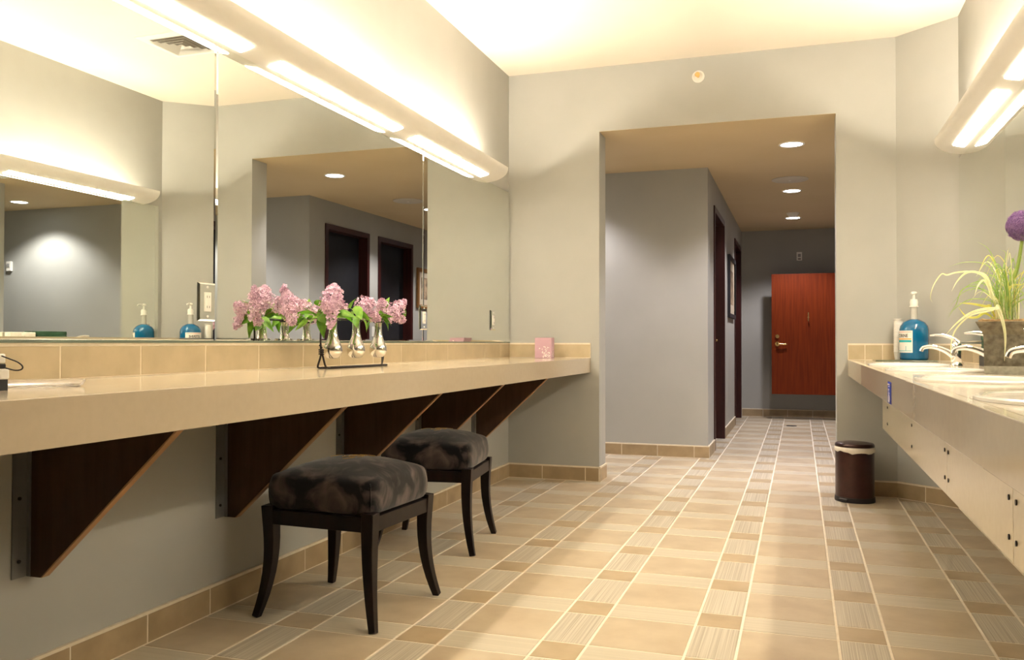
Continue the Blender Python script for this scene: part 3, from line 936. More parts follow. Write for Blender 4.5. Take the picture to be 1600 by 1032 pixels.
LEAVES = [
    [(-1.87, 3.05, 1.09, 3.7, 0.1, 0.3, 1.0), (-1.88, 3.03, 1.06, 4.2, -0.5, 0.8, 1.0), (-1.86, 3.05, 1.08, 4.6, 0.5, -0.4, 1.1), (-1.84, 3.08, 1.08, 5.0, -0.7, 0.2, 1.15), (-1.85, 3.08, 1.09, 5.3, -0.2, 0.9, 1.2), (-1.82, 3.10, 1.07, 5.6, -0.9, 0.0, 0.9),
     (-1.80, 3.12, 1.09, 0.3, 0.2, 0.8, 1.0), (-1.80, 3.14, 1.10, 0.9, -0.4, -0.5, 0.9), (-1.85, 3.12, 1.10, 2.4, 0.2, 0.5, 1.1), (-1.86, 3.07, 1.075, 3.3, -0.3, -0.5, 1.0), (-1.90, 3.00, 1.07, 3.1, -0.6, 0.4, 1.0), (-1.84, 3.05, 1.12, 4.9, 0.7, 0.3, 0.8), (-1.82, 3.08, 1.09, 5.9, -0.3, -0.8, 0.9)],
    [(-1.81, 3.25, 1.12, 5.4, 0.9, 0.8, 0.9), (-1.80, 3.27, 1.13, 5.9, -0.9, 0.5, 1.0), (-1.80, 3.29, 1.10, 0.2, -0.3, -0.8, 1.0), (-1.81, 3.30, 1.09, 5.2, -0.8, 0.4, 0.95), (-1.80, 3.33, 1.09, 1.0, -0.2, 0.2, 0.9), (-1.83, 3.33, 1.10, 2.2, 0.1, 0.4, 1.0), (-1.84, 3.29, 1.09, 3.5, 0.0, 0.5, 1.0), (-1.79, 3.32, 1.075, 0.5, -1.0, 0.3, 0.8)],
    [(-1.81, 3.48, 1.10, 5.5, 0.3, 0.6, 0.9), (-1.80, 3.51, 1.09, 0.2, -0.4, -0.5, 0.9), (-1.80, 3.53, 1.12, 1.2, 1.1, 0.2, 1.0), (-1.80, 3.66, 1.13, 1.0, -0.7, 0.4, 1.0), (-1.79, 3.72, 1.14, 1.3, -1.1, 0.5, 0.95), (-1.83, 3.53, 1.09, 2.3, 0.0, 0.4, 1.0), (-1.82, 3.48, 1.08, 4.4, -0.2, 0.5, 0.9), (-1.795, 3.52, 1.08, 0.9, -0.6, 0.9, 0.85)],
]
LL = ['pink lilac sprigs with leaves spilling from the near silver vase', 'pink lilac sprigs with leaves in the middle silver vase', 'pink lilac sprigs leaning away in the far silver vase']
rnd = random.Random(11)
for (vx, vy), heads, lvs, lab in zip(VY, BOUQ, LEAVES, LL):
    O = Vector((vx, vy, ZT + 0.10))
    t = thing('lilac_bouquet', lab, 'flowers', O, 0, 'lilacs in the bud vases')
    neck = Vector((0, 0, 0.105))
    for hb, ht, rm, n in heads:
        b = BM()
        panicle(b, Vector(hb) - O, Vector(ht) - O, rm, n, rnd)
        h = obj('blossom', b, LILAC, t)
        b = BM()
        pb = Vector(hb) - O
        sweep(b, smooth_pts([(0, 0, 0.065), neck, neck.lerp(pb, 0.55) + Vector((0, 0, 0.012)), pb, pb.lerp(Vector(ht) - O, 0.6)], 4), 0.0016, 5)
        obj('twig', b, TWIG, t)
    for (x, y, z, az, el, ro, s) in lvs:
        place_leaf(t, Vector((x, y, z)) - O, az, el, ro, s * 1.25, rnd.choice(leafme))
    for k in range(7):                                    # leaves round the vase mouth
        az = rnd.uniform(0, 2 * PI)
        place_leaf(t, neck + Vector((0.012 * math.cos(az), 0.012 * math.sin(az), rnd.uniform(0.006, 0.04))), az, rnd.uniform(-0.5, 0.7), rnd.uniform(-0.7, 0.7), rnd.uniform(0.8, 1.15), rnd.choice(leafme))

# ------------------------------------------------------------------ pink tissue box
t = thing('tissue_box', 'pink cube tissue box with white floral print on the counter end', 'tissue box', (-1.683, 5.745, ZT), math.radians(6))
b = BM(); box(b, -0.058, 0.058, -0.058, 0.058, 0.0005, 0.142)
obj('carton', b, PINK, t, bevel=0.0015)
b = BM(); rr = random.Random(5)
for face in (0, 1):
    for k in range(46):
        u = rr.gauss(0.018, 0.020) if face == 0 else rr.gauss(0.0, 0.018)
        z = abs(rr.gauss(0.0, 0.030)) + 0.006
        if abs(u) > 0.054 or z > 0.09: continue
        r = rr.uniform(0.003, 0.0055)
        ph = rr.uniform(0, 6.28)
        vs = []
        for j in range(10):
            q = r * (1.0 if j % 2 else 0.55)
            a = ph + j * PI / 5
            if face == 0: vs.append((u + q * math.cos(a), -0.0585 - 0.0001 * (k % 5), z + q * math.sin(a)))
            else: vs.append((0.0585 + 0.0001 * (k % 5), u + q * math.cos(a), z + q * math.sin(a)))
        b.faces.new([b.verts.new(v) for v in vs])
obj('floral_print', b, WHITEINK, t)
b = BM()
lathe(b, [(0.034, 0.1421), (0.034, 0.1428)], 20)
obj('opening', b, mat('box_opening', (0.3, 0.17, 0.2), 0.8), t)

# ------------------------------------------------------------------ blue bottle, cups, tray
t = thing('mouthwash_bottle', 'large blue bottle with white pump and label on the right counter', 'bottle', (0.655, 5.72, ZT + 0.0065))
b = BM(); lathe(b, [(0.070, 0), (0.079, 0.004), (0.082, 0.015), (0.082, 0.185), (0.078, 0.205), (0.062, 0.228), (0.036, 0.243), (0.024, 0.248)], 40)
obj('bottle_body', b, BLUEL, t, smooth=True, angle=0.9)
b = BM(); lathe(b, [(0.0225, 0.247), (0.020, 0.256), (0.0185, 0.325)], 24)
obj('neck', b, STRAW, t, smooth=True, angle=0.6)
b = BM(); lathe(b, [(0.026, 0.322), (0.0255, 0.326), (0.022, 0.330), (0.0235, 0.352), (0.019, 0.368), (0.008, 0.370), (0.0065, 0.40)], 24)
pm = obj('pump_collar', b, PLASTIC, t, smooth=True, angle=0.6)
b = BM(); lathe(b, [(0.008, 0.396), (0.017, 0.402), (0.019, 0.408), (0.014, 0.414), (0.003, 0.416)], 20)
sweep(b, smooth_pts([(0, 0, 0.408), (-0.006, -0.03, 0.409), (-0.010, -0.052, 0.404), (-0.011, -0.058, 0.396)], 4), 0.006, 8)
obj('pump_head', b, PLASTIC, t, smooth=True)
def band(bm, a0, a1, z0, z1, r, n=16, mi=0):
    v0 = [bm.verts.new((r * math.cos(a0 + (a1 - a0) * k / n), r * math.sin(a0 + (a1 - a0) * k / n), z0)) for k in range(n + 1)]
    v1 = [bm.verts.new((v.co.x, v.co.y, z1)) for v in v0]
    for k in range(n):
        bm.faces.new((v0[k], v0[k + 1], v1[k + 1], v1[k])).material_index = mi
LA0, LA1 = math.radians(150), math.radians(258)       # label faces the far side of the room
b = BM(); band(b, LA0, LA1, 0.045, 0.178, 0.0826)
lb = obj('label_sheet', b, LABELW, t, smooth=True)
b = BM()
band(b, LA0 + 0.15, LA1 - 0.1, 0.168, 0.1705, 0.0829, mi=0)
band(b, LA0 + 0.25, LA1 - 0.1, 0.124, 0.131, 0.0829, mi=1)
band(b, LA0 + 0.1, LA1 - 0.08, 0.107, 0.121, 0.0829, mi=2)
band(b, LA0 + 0.1, LA1 - 0.1, 0.055, 0.058, 0.0829, mi=2)
band(b, LA1 - 0.5, LA1 - 0.46, 0.058, 0.085, 0.0829, mi=2)
band(b, LA0 + 0.1, LA0 + 0.16, 0.058, 0.085, 0.0829, mi=2)
obj('label_print', b, [RED, ORANGE, TEAL], lb)
def wrapped_text(s, size, zc, r, a_mid, m, par, squash=1.0):
    cu = bpy.data.curves.new('lettering', 'FONT')
    cu.body = s
    cu.size = size
    cu.align_x = 'CENTER'
    cu.offset = 0.0006
    tmp = bpy.data.objects.new('lettering_tmp', cu)
    COL.objects.link(tmp)
    bpy.context.view_layer.update()
    me = bpy.data.meshes.new_from_object(tmp.evaluated_get(bpy.context.evaluated_depsgraph_get()))
    bpy.data.objects.remove(tmp)
    for v in me.vertices:
        a = a_mid + v.co.x * squash / r
        v.co = (r * math.cos(a), r * math.sin(a), zc + v.co.y)
    me.materials.clear()
    me.materials.append(m)
    o = bpy.data.objects.new('lettering', me)
    COL.objects.link(o)
    o.parent = par
    return o
wrapped_text('LISTERINE', 0.027, 0.138, 0.0831, (LA0 + LA1) / 2, INK, lb, 0.86)

t = thing('paper_cup_stack', 'tall stack of white paper cups behind the blue bottle', 'cups', (0.578, 5.835, ZT + 0.0065))
b = BM()
prof = [(0.020, 0.0)]
for k in range(16):
    prof += [(0.0255, 0.046 + 0.0125 * k), (0.027, 0.049 + 0.0125 * k), (0.0255, 0.0525 + 0.0125 * k)]
lathe(b, prof, 24)
obj('nested_cups', b, PLASTIC, t, smooth=True, angle=0.7)
b = BM(); lathe(b, [(0.0262, 0.2495), (0.027, 0.251), (0.0262, 0.2525), (0.0255, 0.252), (0.021, 0.20)], 24, capb=False)
obj('top_rim', b, PLASTIC, t, smooth=True)

t = thing('counter_tray', 'thin dark green glass tray under the blue bottle', 'tray', (0.60, 5.70, ZT))
DGLASS = mat('dark_green_glass', (0.10, 0.13, 0.09), 0.15, coat=0.4)
b = BM(); prism(b, [(-0.17, -0.095), (0.17, -0.095), (0.17, 0.015), (-0.02, 0.165), (-0.17, 0.165)], 0.0005, 0.005)
obj('glass_sheet', b, DGLASS, t, bevel=0.001)
b = BM()
sweep(b, [(-0.167, -0.092, 0.005), (0.167, -0.092, 0.005)], 0.0012, 6)
obj('rim', b, DGLASS, t)

# ------------------------------------------------------------------ potted plant
PX, PY = 0.706, 3.50
pp = thing('potted_plant', 'zinc pot with arching grass leaves and a purple allium head', 'plant', (PX, PY, ZT))
prot = math.radians(45 - 11.5)
def frustum(bm, sizes, cap=True):
    rings = []
    for hs, z in sizes:
        rings.append([bm.verts.new((hs * math.sqrt(2) * math.cos(prot + PI / 2 * k), hs * math.sqrt(2) * math.sin(prot + PI / 2 * k), z)) for k in range(4)])
    for a, c in zip(rings, rings[1:]):
        for k in range(4):
            bm.faces.new((a[k], a[(k + 1) % 4], c[(k + 1) % 4], c[k]))
    bm.faces.new(rings[0][::-1]); bm.faces.new(rings[-1])
b = BM(); frustum(b, [(0.071, 0.0005), (0.074, 0.140), (0.097, 0.183), (0.0985, 0.186), (0.095, 0.186), (0.071, 0.142), (0.069, 0.13)])
obj('pot', b, ZINC, pp, bevel=0.0012, bseg=1)
b = BM(); frustum(b, [(0.0717, 0.0008), (0.0723, 0.028)])
obj('pot_foot_reflection', b, noisy(mat('painted_zinc_reflection', (0.4, 0.4, 0.36), 0.4, metal=0.6), (0.34, 0.34, 0.29), (0.46, 0.46, 0.40), 60), pp)  # paler strip paints a reflection low on the pot
b = BM()
bmesh.ops.create_grid(b, x_segments=16, y_segments=16, size=0.089)
for v in b.verts:
    v.co.z = 0.186 + noise.noise(v.co * 60) * 0.008 + 0.006
    v.co = Matrix.Rotation(prot + PI / 4, 3, 'Z') @ v.co
bmesh.ops.solidify(b, geom=list(b.faces), thickness=0.02)
obj('moss', b, SOIL, pp)
LEAFC = [
    ('A', [(0.639, 3.4, 1.137), (0.623, 3.4, 1.2), (0.593, 3.4, 1.225), (0.56, 3.4, 1.225), (0.531, 3.4, 1.197), (0.512, 3.4, 1.16)]),
    ('C', [(0.644, 3.4, 1.137), (0.618, 3.4, 1.195), (0.597, 3.4, 1.18), (0.585, 3.4, 1.143)]),
    ('D', [(0.635, 3.48, 1.108), (0.587, 3.48, 1.118), (0.546, 3.48, 1.121)]),
    ('E', [(0.647, 3.36, 1.096), (0.608, 3.36, 1.094), (0.562, 3.36, 1.079), (0.519, 3.36, 1.043), (0.484, 3.36, 1.001)]),
    ('F', [(0.657, 3.4, 1.1), (0.671, 3.4, 1.058), (0.68, 3.4, 0.996), (0.677, 3.4, 0.913)]),
    ('G', [(0.626, 3.33, 1.088), (0.564, 3.33, 1.073), (0.524, 3.33, 1.037), (0.503, 3.33, 0.996), (0.498, 3.33, 0.939), (0.502, 3.33, 0.871)]),
    ('H', [(0.606, 3.48, 1.069), (0.572, 3.48, 1.072), (0.546, 3.48, 1.105)]),
    ('I', [(0.696, 3.48, 1.103), (0.701, 3.48, 1.151), (0.72, 3.48, 1.182), (0.756, 3.48, 1.184)]),
    ('T1', [(0.668, 3.48, 1.125), (0.669, 3.48, 1.242), (0.645, 3.48, 1.313), (0.607, 3.48, 1.343)]),
    ('T2', [(0.678, 3.48, 1.141), (0.688, 3.48, 1.231), (0.7, 3.48, 1.295), (0.683, 3.48, 1.311)]),
    ('T3', [(0.675, 3.48, 1.125), (0.669, 3.48, 1.205), (0.636, 3.48, 1.259), (0.568, 3.48, 1.269), (0.51, 3.48, 1.252)]),
    ('T4', [(0.725, 3.48, 1.113), (0.725, 3.48, 1.198), (0.678, 3.48, 1.247), (0.64, 3.48, 1.267)]),
    ('T5', [(0.673, 3.48, 1.114), (0.597, 3.48, 1.136), (0.538, 3.48, 1.105), (0.509, 3.48, 1.062)]),
    ('T6', [(0.663, 3.48, 1.125), (0.606, 3.48, 1.179), (0.558, 3.48, 1.169), (0.538, 3.48, 1.116), (0.509, 3.48, 1.072)]),
    ('T7', [(0.673, 3.48, 1.114), (0.65, 3.48, 1.189), (0.602, 3.48, 1.196), (0.553, 3.48, 1.159), (0.533, 3.48, 1.083)]),
    ('T8', [(0.678, 3.48, 1.114), (0.659, 3.48, 1.157), (0.651, 3.48, 1.061), (0.65, 3.48, 0.986)]),
    ('T9', [(0.711, 3.48, 1.113), (0.716, 3.48, 1.246), (0.735, 3.48, 1.299)]),
    ('T10', [(0.668, 3.48, 1.125), (0.63, 3.48, 1.168), (0.568, 3.48, 1.164), (0.514, 3.48, 1.105)]),
    ('B', [(0.649, 3.45, 1.161), (0.629, 3.45, 1.219), (0.578, 3.45, 1.232), (0.534, 3.45, 1.23), (0.505, 3.45, 1.222), (0.486, 3.45, 1.225), (0.461, 3.45, 1.186), (0.45, 3.45, 1.144), (0.457, 3.45, 1.121)]),
]
def ribbon(pts, w, m, name='leaf'):
    """folded leaf blade along points, tapering to a tip"""
    pts = smooth_pts(pts, 5)
    n = len(pts)
    b = BM()
    rows = []
    for i in range(n):
        tg = (pts[min(i + 1, n - 1)] - pts[max(i - 1, 0)]).normalized()
        sd = tg.cross(Vector((0, -1, 0.25)))
        sd = sd.normalized() if sd.length > 0.05 else Vector((1, 0, 0))
        nr = sd.cross(tg).normalized()
        q = i / (n - 1)
        ww = w * max(0.06, min(1, 0.55 + q * 1.5) * (1 - q ** 3.5))
        rows.append([b.verts.new(pts[i] - sd * ww), b.verts.new(pts[i] + nr * ww * 0.35), b.verts.new(pts[i] + sd * ww)])
    for a, c in zip(rows, rows[1:]):
        for k in range(2):
            b.faces.new((a[k], a[k + 1], c[k + 1], c[k]))
    bmesh.ops.solidify(b, geom=list(b.faces), thickness=0.0005)
    return obj(name, b, m, pp, smooth=True)
PO = Vector((PX, PY, ZT))
WID = {'A': 0.0052, 'B': 0.0032, 'C': 0.005, 'D': 0.0055, 'E': 0.0052, 'F': 0.0068, 'G': 0.003, 'H': 0.005, 'I': 0.006}
for k, pts in LEAFC:
    root = Vector((PX - 0.03 + random.uniform(-0.015, 0.015), PY + random.uniform(-0.03, 0.02), ZT + 0.19))
    P = [Vector(q) for q in pts]
    if k in 'ABCEFGDH':
        P = [root, root.lerp(P[0], 0.6) + Vector((0, 0, 0.02))] + P
        m = LEAFY if k in 'DH' else LEAFP
    elif k == 'I':
        m = LEAFY
        P = [root] + P
    else:
        P = [root] + P
        m = LEAFG
    ribbon([q - PO for q in P], WID.get(k, 0.0018), m)
rr = random.Random(21)
for k in range(75):                                       # the rest of the tuft all round
    a = rr.uniform(0, 2 * PI)
    reach = rr.uniform(0.06, 0.17)
    ht = rr.uniform(0.08, 0.24)
    r0_ = Vector((rr.uniform(-0.035, 0.035), rr.uniform(-0.035, 0.035), 0.188))
    dx, dy = math.cos(a) * reach, math.sin(a) * reach
    lim = (XR - 0.02 - PX)
    if r0_.x + dx > lim: dx = lim - r0_.x
    droop = rr.uniform(-0.02, 0.16)
    P = [r0_, r0_ + Vector((dx * 0.2, dy * 0.2, ht * 0.65)), r0_ + Vector((dx * 0.6, dy * 0.6, ht)), r0_ + Vector((dx, dy, ht - droop * 0.6))]
    ribbon(P, rr.choice([0.0011, 0.0013, 0.0016, 0.0026]), rr.choice([LEAFG, LEAFG, LEAFG, LEAFY, LEAFP]))
b = BM()
sp = smooth_pts([(-0.022, 0.0, 0.185), (-0.012, 0.0, 0.24), (0.012, 0.0, 0.32), (0.034, 0.0, 0.38), (0.048, 0.0, 0.47), (0.050, 0.0, 0.50)], 4)
sweep(b, sp, [0.0085 - 0.0035 * i / (len(sp) - 1) for i in range(len(sp))], 10)
obj('flower_stem', b, STEMG, pp, smooth=True)
b = BM()
AC = Vector((0.052, 0.0, 0.531))
bmesh.ops.create_icosphere(b, subdivisions=2, radius=0.034, matrix=Matrix.Translation(AC))
rr = random.Random(4)
NF = 900
for k in range(NF):
    z = 1 - 2 * (k + 0.5) / NF
    a = k * 2.39996
    d = Vector((math.sqrt(1 - z * z) * math.cos(a), math.sqrt(1 - z * z) * math.sin(a), z))
    c = AC + d * rr.uniform(0.044, 0.055)
    t1 = d.orthogonal().normalized()
    t2 = d.cross(t1)
    ph = rr.uniform(0, 6.28)
    for j in range(5):
        q = ph + j * 2 * PI / 5
        e = t1 * math.cos(q) + t2 * math.sin(q)
        f = t1 * math.cos(q + 1.57) + t2 * math.sin(q + 1.57)
        b.faces.new([b.verts.new(x) for x in (c - d * 0.004, c + e * 0.0035 + f * 0.0011 + d * 0.001, c + e * 0.0065 + d * 0.003, c + e * 0.0035 - f * 0.0011 + d * 0.001)])
fh = obj('flower_head', b, ALLIUM, pp)
fh['label'] = 'round purple allium head'

# ------------------------------------------------------------------ towel tray behind the plant
t = thing('towel_tray', 'black tray of folded white and dark green towels against the right mirror', 'tray', (0.853, 4.44, ZT))
b = BM()
box(b, -0.030, 0.030, -0.238, 0.238, 0.0005, 0.008)
for x in (-0.030, 0.026):
    box(b, x, x + 0.004, -0.238, 0.238, 0.008, 0.05)
for y in (-0.238, 0.234):
    box(b, -0.026, 0.026, y, y + 0.004, 0.008, 0.05)
obj('tray_body', b, BLACKP, t)
def folded(y0, y1, n, m, nm, top, lab):
    tt = thing(nm, lab, 'towels', (0.853, 4.44 + (y0 + y1) / 2, ZT + 0.009))
    w = (y1 - y0) / 2
    h = (top - 0.009) / n
    for k in range(n):
        b = BM(); box(b, -0.0245 + 0.002 * (k % 2), 0.0245, -w, w, k * h + 0.0004, (k + 1) * h - 0.0004)
        obj('folded_towel', b, m, tt, bevel=min(0.004, h * 0.35))
folded(-0.225, -0.135, 5, TOWELW, 'towel_stack', 0.172, 'white folded towels at the near end of the black tray')
folded(-0.115, -0.03, 5, TOWELW, 'towel_stack', 0.172, 'white folded towels in the middle of the black tray')
folded(-0.02, 0.228, 6, TOWELG, 'towel_stack', 0.180, 'dark green folded towels at the far end of the black tray')

# ------------------------------------------------------------------ things on the near end of the left counter
t = thing('clip_stand', 'small black and silver stand with a bent wire loop at the left edge', 'stand', (-1.674, 1.446, ZT))
b = BM(); box(b, -0.045, 0.012, -0.012, 0.012, 0.026, 0.048)
obj('lower_block', b, PLASTIC, t, bevel=0.003)
b = BM(); box(b, -0.043, 0.004, -0.010, 0.010, 0.049, 0.060)
obj('clamp_bar', b, BLACKP, t, bevel=0.002)
b = BM(); box(b, -0.043, 0.002, -0.011, 0.011, 0.061, 0.082)
obj('upper_block', b, PLASTIC, t, bevel=0.003)
for x in (-0.038, 0.006):
    boxobj('foot', x - 0.003, x + 0.003, -0.010, 0.010, 0.0005, 0.0255, BLACKP, t)
b = BM(); sweep(b, smooth_pts([(0.000, 0.0, 0.078), (0.020, 0.004, 0.071), (0.040, 0.007, 0.064), (0.052, 0.009, 0.055), (0.050, 0.008, 0.048), (0.034, 0.006, 0.046), (0.010, 0.002, 0.051)], 6), 0.0016, 8)
obj('wire_loop', b, IRON, t, smooth=True)

t = thing('clear_dish', 'long clear plastic dish lying on the left counter edge', 'dish', (-1.778, 1.575, ZT), math.radians(41))
b = BM()
rings = []
NS = 40
def rr2(hw, hh, rad, z):
    pts = []
    for k in range(NS):
        a = 2 * PI * k / NS
        n = 5
        cx, sy = math.cos(a), math.sin(a)
        s = (abs(cx) ** n + abs(sy) ** n) ** (-1 / n)
        pts.append(b.verts.new((hw * cx * s, hh * sy * s, z)))
    return pts
for hw, hh, z in ((0.140, 0.030, 0.0006), (0.148, 0.036, 0.006), (0.152, 0.040, 0.017), (0.150, 0.038, 0.0175), (0.145, 0.033, 0.007), (0.137, 0.027, 0.003)):
    rings.append(rr2(hw, hh, 0, z))
for a, c in zip(rings, rings[1:]):
    for k in range(NS):
        b.faces.new((a[k], a[(k + 1) % NS], c[(k + 1) % NS], c[k]))
b.faces.new(rings[0][::-1]); b.faces.new(rings[-1])
obj('dish_shell', b, GLASS, t, smooth=True, angle=0.7)
b = BM()
sweep(b, [(-0.148, 0, 0.018), (-0.16, 0, 0.016), (-0.165, 0, 0.010)], 0.003, 6)
obj('handle_tab', b, GLASS, t, smooth=True)

# ------------------------------------------------------------------ pedal bin
t = thing('pedal_bin', 'dark bronze pedal bin with white liner beside the sink counter', 'bin', (0.318, 5.735, 0), math.radians(-38))
def dshape(r, z, n=28, sy=0.92):
    pts = []
    for k in range(n):
        a = 2 * PI * k / n
        x, y = r * math.cos(a), r * math.sin(a) * sy
        if y > r * 0.75: y = r * 0.75
        pts.append((x, y, z))
    return pts
def stack(levels, m, nm, smooth=True):
    b = BM()
    rings = [[b.verts.new(p) for p in dshape(r, z)] for r, z in levels]
    for a, c in zip(rings, rings[1:]):
        for k in range(28):
            b.faces.new((a[k], a[(k + 1) % 28], c[(k + 1) % 28], c[k]))
    b.faces.new(rings[0][::-1]); b.faces.new(rings[-1])
    return obj(nm, b, m, t, smooth=True, angle=0.6)
stack([(0.121, 0.0005), (0.122, 0.010), (0.120, 0.030)], BLACKP, 'base')
stack([(0.117, 0.030), (0.1165, 0.322)], BIN, 'body')
b = BM()
rings = []
for q, (r, zb_) in enumerate(((0.1185, 0.306), (0.1225, 0.313), (0.1215, 0.331), (0.118, 0.335))):
    rg = []
    for k, (x, y, z) in enumerate(dshape(r, zb_)):
        w = 0.005 * math.sin(k * 1.3) + 0.003 * math.sin(k * 2.9) if q == 0 else 0
        rg.append(b.verts.new((x, y, z + w - (0.006 * x / 0.12 if q == 0 else 0))))
    rings.append(rg)
for a, c in zip(rings, rings[1:]):
    for k in range(28):
        b.faces.new((a[k], a[(k + 1) % 28], c[(k + 1) % 28], c[k]))
obj('bin_liner', b, BAG, t, smooth=True)
stack([(0.118, 0.336), (0.119, 0.340), (0.118, 0.350), (0.112, 0.357), (0.07, 0.365), (0.02, 0.367)], BIN, 'lid')
b = BM(); box(b, -0.038, 0.028, -0.119, -0.098, 0.006, 0.022)
pdl = obj('pedal', b, BLACKP, t, bevel=0.004)
b = BM(); sweep(b, [(-0.028, -0.1165, 0.0225), (0.018, -0.1165, 0.0225)], 0.0012, 6)
sweep(b, [(-0.028, -0.111, 0.0228), (0.018, -0.111, 0.0228)], 0.0012, 6)
obj('tread', b, STEEL, pdl)

# ------------------------------------------------------------------ fittings on the walls and ceilings
t = thing('fire_sprinkler', 'small white and brass sprinkler high on the end wall', 'sprinkler', (-0.651, YB, 2.785))
b = BM(); lathe(b, [(0.042, 0.0), (0.041, 0.004), (0.030, 0.010), (0.029, 0.004)], 28)
for v in b.verts: v.co = Vector((v.co.x, -v.co.z, v.co.y))
obj('escutcheon', b, WHITE, t, smooth=True, angle=0.6)
b = BM(); sweep(b, [(0, -0.003, 0), (0, -0.03, 0)], 0.010, 10)
for s in (-1, 1): sweep(b, [(s * 0.009, -0.02, 0), (s * 0.013, -0.035, 0), (0, -0.05, 0)], 0.0025, 6)
obj('nozzle', b, BRASS, t, smooth=True, angle=0.6)
b = BM(); lathe(b, [(0.016, 0.050), (0.017, 0.052), (0.003, 0.053)], 16)
for v in b.verts: v.co = Vector((v.co.x, -v.co.z, v.co.y))
obj('deflector', b, BRASS, t)

# ceiling air vent: concentric sloping louvres
t = thing('air_vent', 'square white louvred air vent in the ceiling, seen in the mirror', 'vent', (-0.165, 4.61, ZC))
b = BM()
for (x0, x1, y0, y1) in ((-0.195, 0.195, -0.205, -0.14), (-0.195, 0.195, 0.14, 0.195), (-0.195, -0.14, -0.14, 0.14), (0.14, 0.195, -0.14, 0.14)):
    box(b, x0, x1, y0, y1, -0.006, -0.0005)
obj('face_plate', b, WHITE, t)
boxobj('dark_duct', -0.139, 0.139, -0.139, 0.139, -0.0035, -0.0005, VENTD, t)
for k, (r1, r2) in enumerate(((0.137, 0.108), (0.100, 0.072), (0.064, 0.036), (0.028, 0.006))):
    b = BM()
    hi = [b.verts.new((x * r2, y * r2, -0.006)) for x, y in ((-1, -1), (1, -1), (1, 1), (-1, 1))]
    lo = [b.verts.new((x * r1, y * r1, -0.020)) for x, y in ((-1, -1), (1, -1), (1, 1), (-1, 1))]
    for q in range(4):
        b.faces.new((lo[q], lo[(q + 1) % 4], hi[(q + 1) % 4], hi[q]))
    bmesh.ops.solidify(b, geom=list(b.faces), thickness=0.002)
    obj('louvre', b, WHITE, t)

def downlight(x, y, label):
    t = thing('downlight', label, 'downlight', (x, y, ZO), 0, 'round hallway downlights')
    b = BM(); lathe(b, [(0.092, -0.0005), (0.095, -0.004), (0.090, -0.007), (0.080, -0.006), (0.076, -0.0006)], 32, capb=False, capt=False)
    obj('trim_ring', b, WHITE, t, smooth=True)
    b = BM(); lathe(b, [(0.0785, -0.0010), (0.0785, -0.0030)], 32)
    obj('lens', b, CANLENS, t)
    ld = bpy.data.lights.new('downlight_lamp', 'SPOT')
    ld.energy = SPOT_W
    ld.color = HALL
    ld.spot_size = math.radians(128)
    ld.spot_blend = 0.5
    ld.shadow_soft_size = 0.06
    lo = bpy.data.objects.new('lamp', ld)
    COL.objects.link(lo)
    lo.parent = t
    lo.location = (0, 0, -0.012)
    return t
downlight(-0.055, 6.75, 'round hallway downlight nearest the opening')
downlight(-0.072, 8.82, 'round hallway downlight just beyond the ceiling speaker')
downlight(-0.075, 10.74, 'round hallway downlight nearest the red door')
downlight(-2.12, 6.98, 'round downlight in the left hallway branch, seen only in reflections')
downlight(1.75, 6.86, 'round downlight in the right hallway branch, seen only in reflections')

t = thing('ceiling_speaker', 'round white speaker grille in the hallway ceiling between downlights', 'speaker', (-0.083, 8.2, ZO))
b = BM(); lathe(b, [(0.160, -0.0005), (0.160, -0.006), (0.150, -0.010), (0.03, -0.012)], 40)
obj('grille', b, noisy(mat('speaker_grille', (0.6, 0.56, 0.5), 0.7), (0.5, 0.46, 0.40), (0.62, 0.58, 0.5), 300), t, smooth=True, angle=0.6)
b = BM(); lathe(b, [(0.012, -0.0125), (0.012, -0.0145)], 12)
obj('badge', b, WHITE, t)
t = thing('smoke_detector', 'small white smoke detector on the hallway ceiling by the farthest downlight', 'smoke detector', (-0.073, 10.33, ZO))
b = BM(); lathe(b, [(0.070, -0.0005), (0.070, -0.012), (0.055, -0.030), (0.04, -0.045), (0.02, -0.048)], 28)
obj('housing', b, WHITE, t, smooth=True, angle=0.7)
b = BM(); lathe(b, [(0.004, -0.048), (0.004, -0.051)], 8)
obj('indicator', b, RED, t)

t = thing('wall_sensor', 'small white sensor box high on the far hallway wall', 'sensor', (-0.006, HYE, 2.109))
boxobj('back_box', -0.034, 0.034, -0.028, -0.0005, -0.055, 0.055, PLASTIC, t, bevel=0.004)
boxobj('strobe_lens', -0.018, 0.018, -0.036, -0.029, -0.012, 0.03, mat('lens_grey', (0.35, 0.34, 0.33), 0.3), t, bevel=0.003)
boxobj('red_mark', -0.018, 0.018, -0.0305, -0.0285, -0.042, -0.03, INK, t)
t = thing('wall_strobe', 'small white alarm box on the dim hallway wall reflected at the far left', 'sensor', (-2.75, HY1, 1.83))
boxobj('back_box', -0.035, 0.035, -0.03, -0.0005, -0.055, 0.055, PLASTIC, t, bevel=0.004)
boxobj('strobe_lens', -0.02, 0.02, -0.038, -0.031, -0.012, 0.03, bpy.data.materials['lens_grey'], t, bevel=0.003)

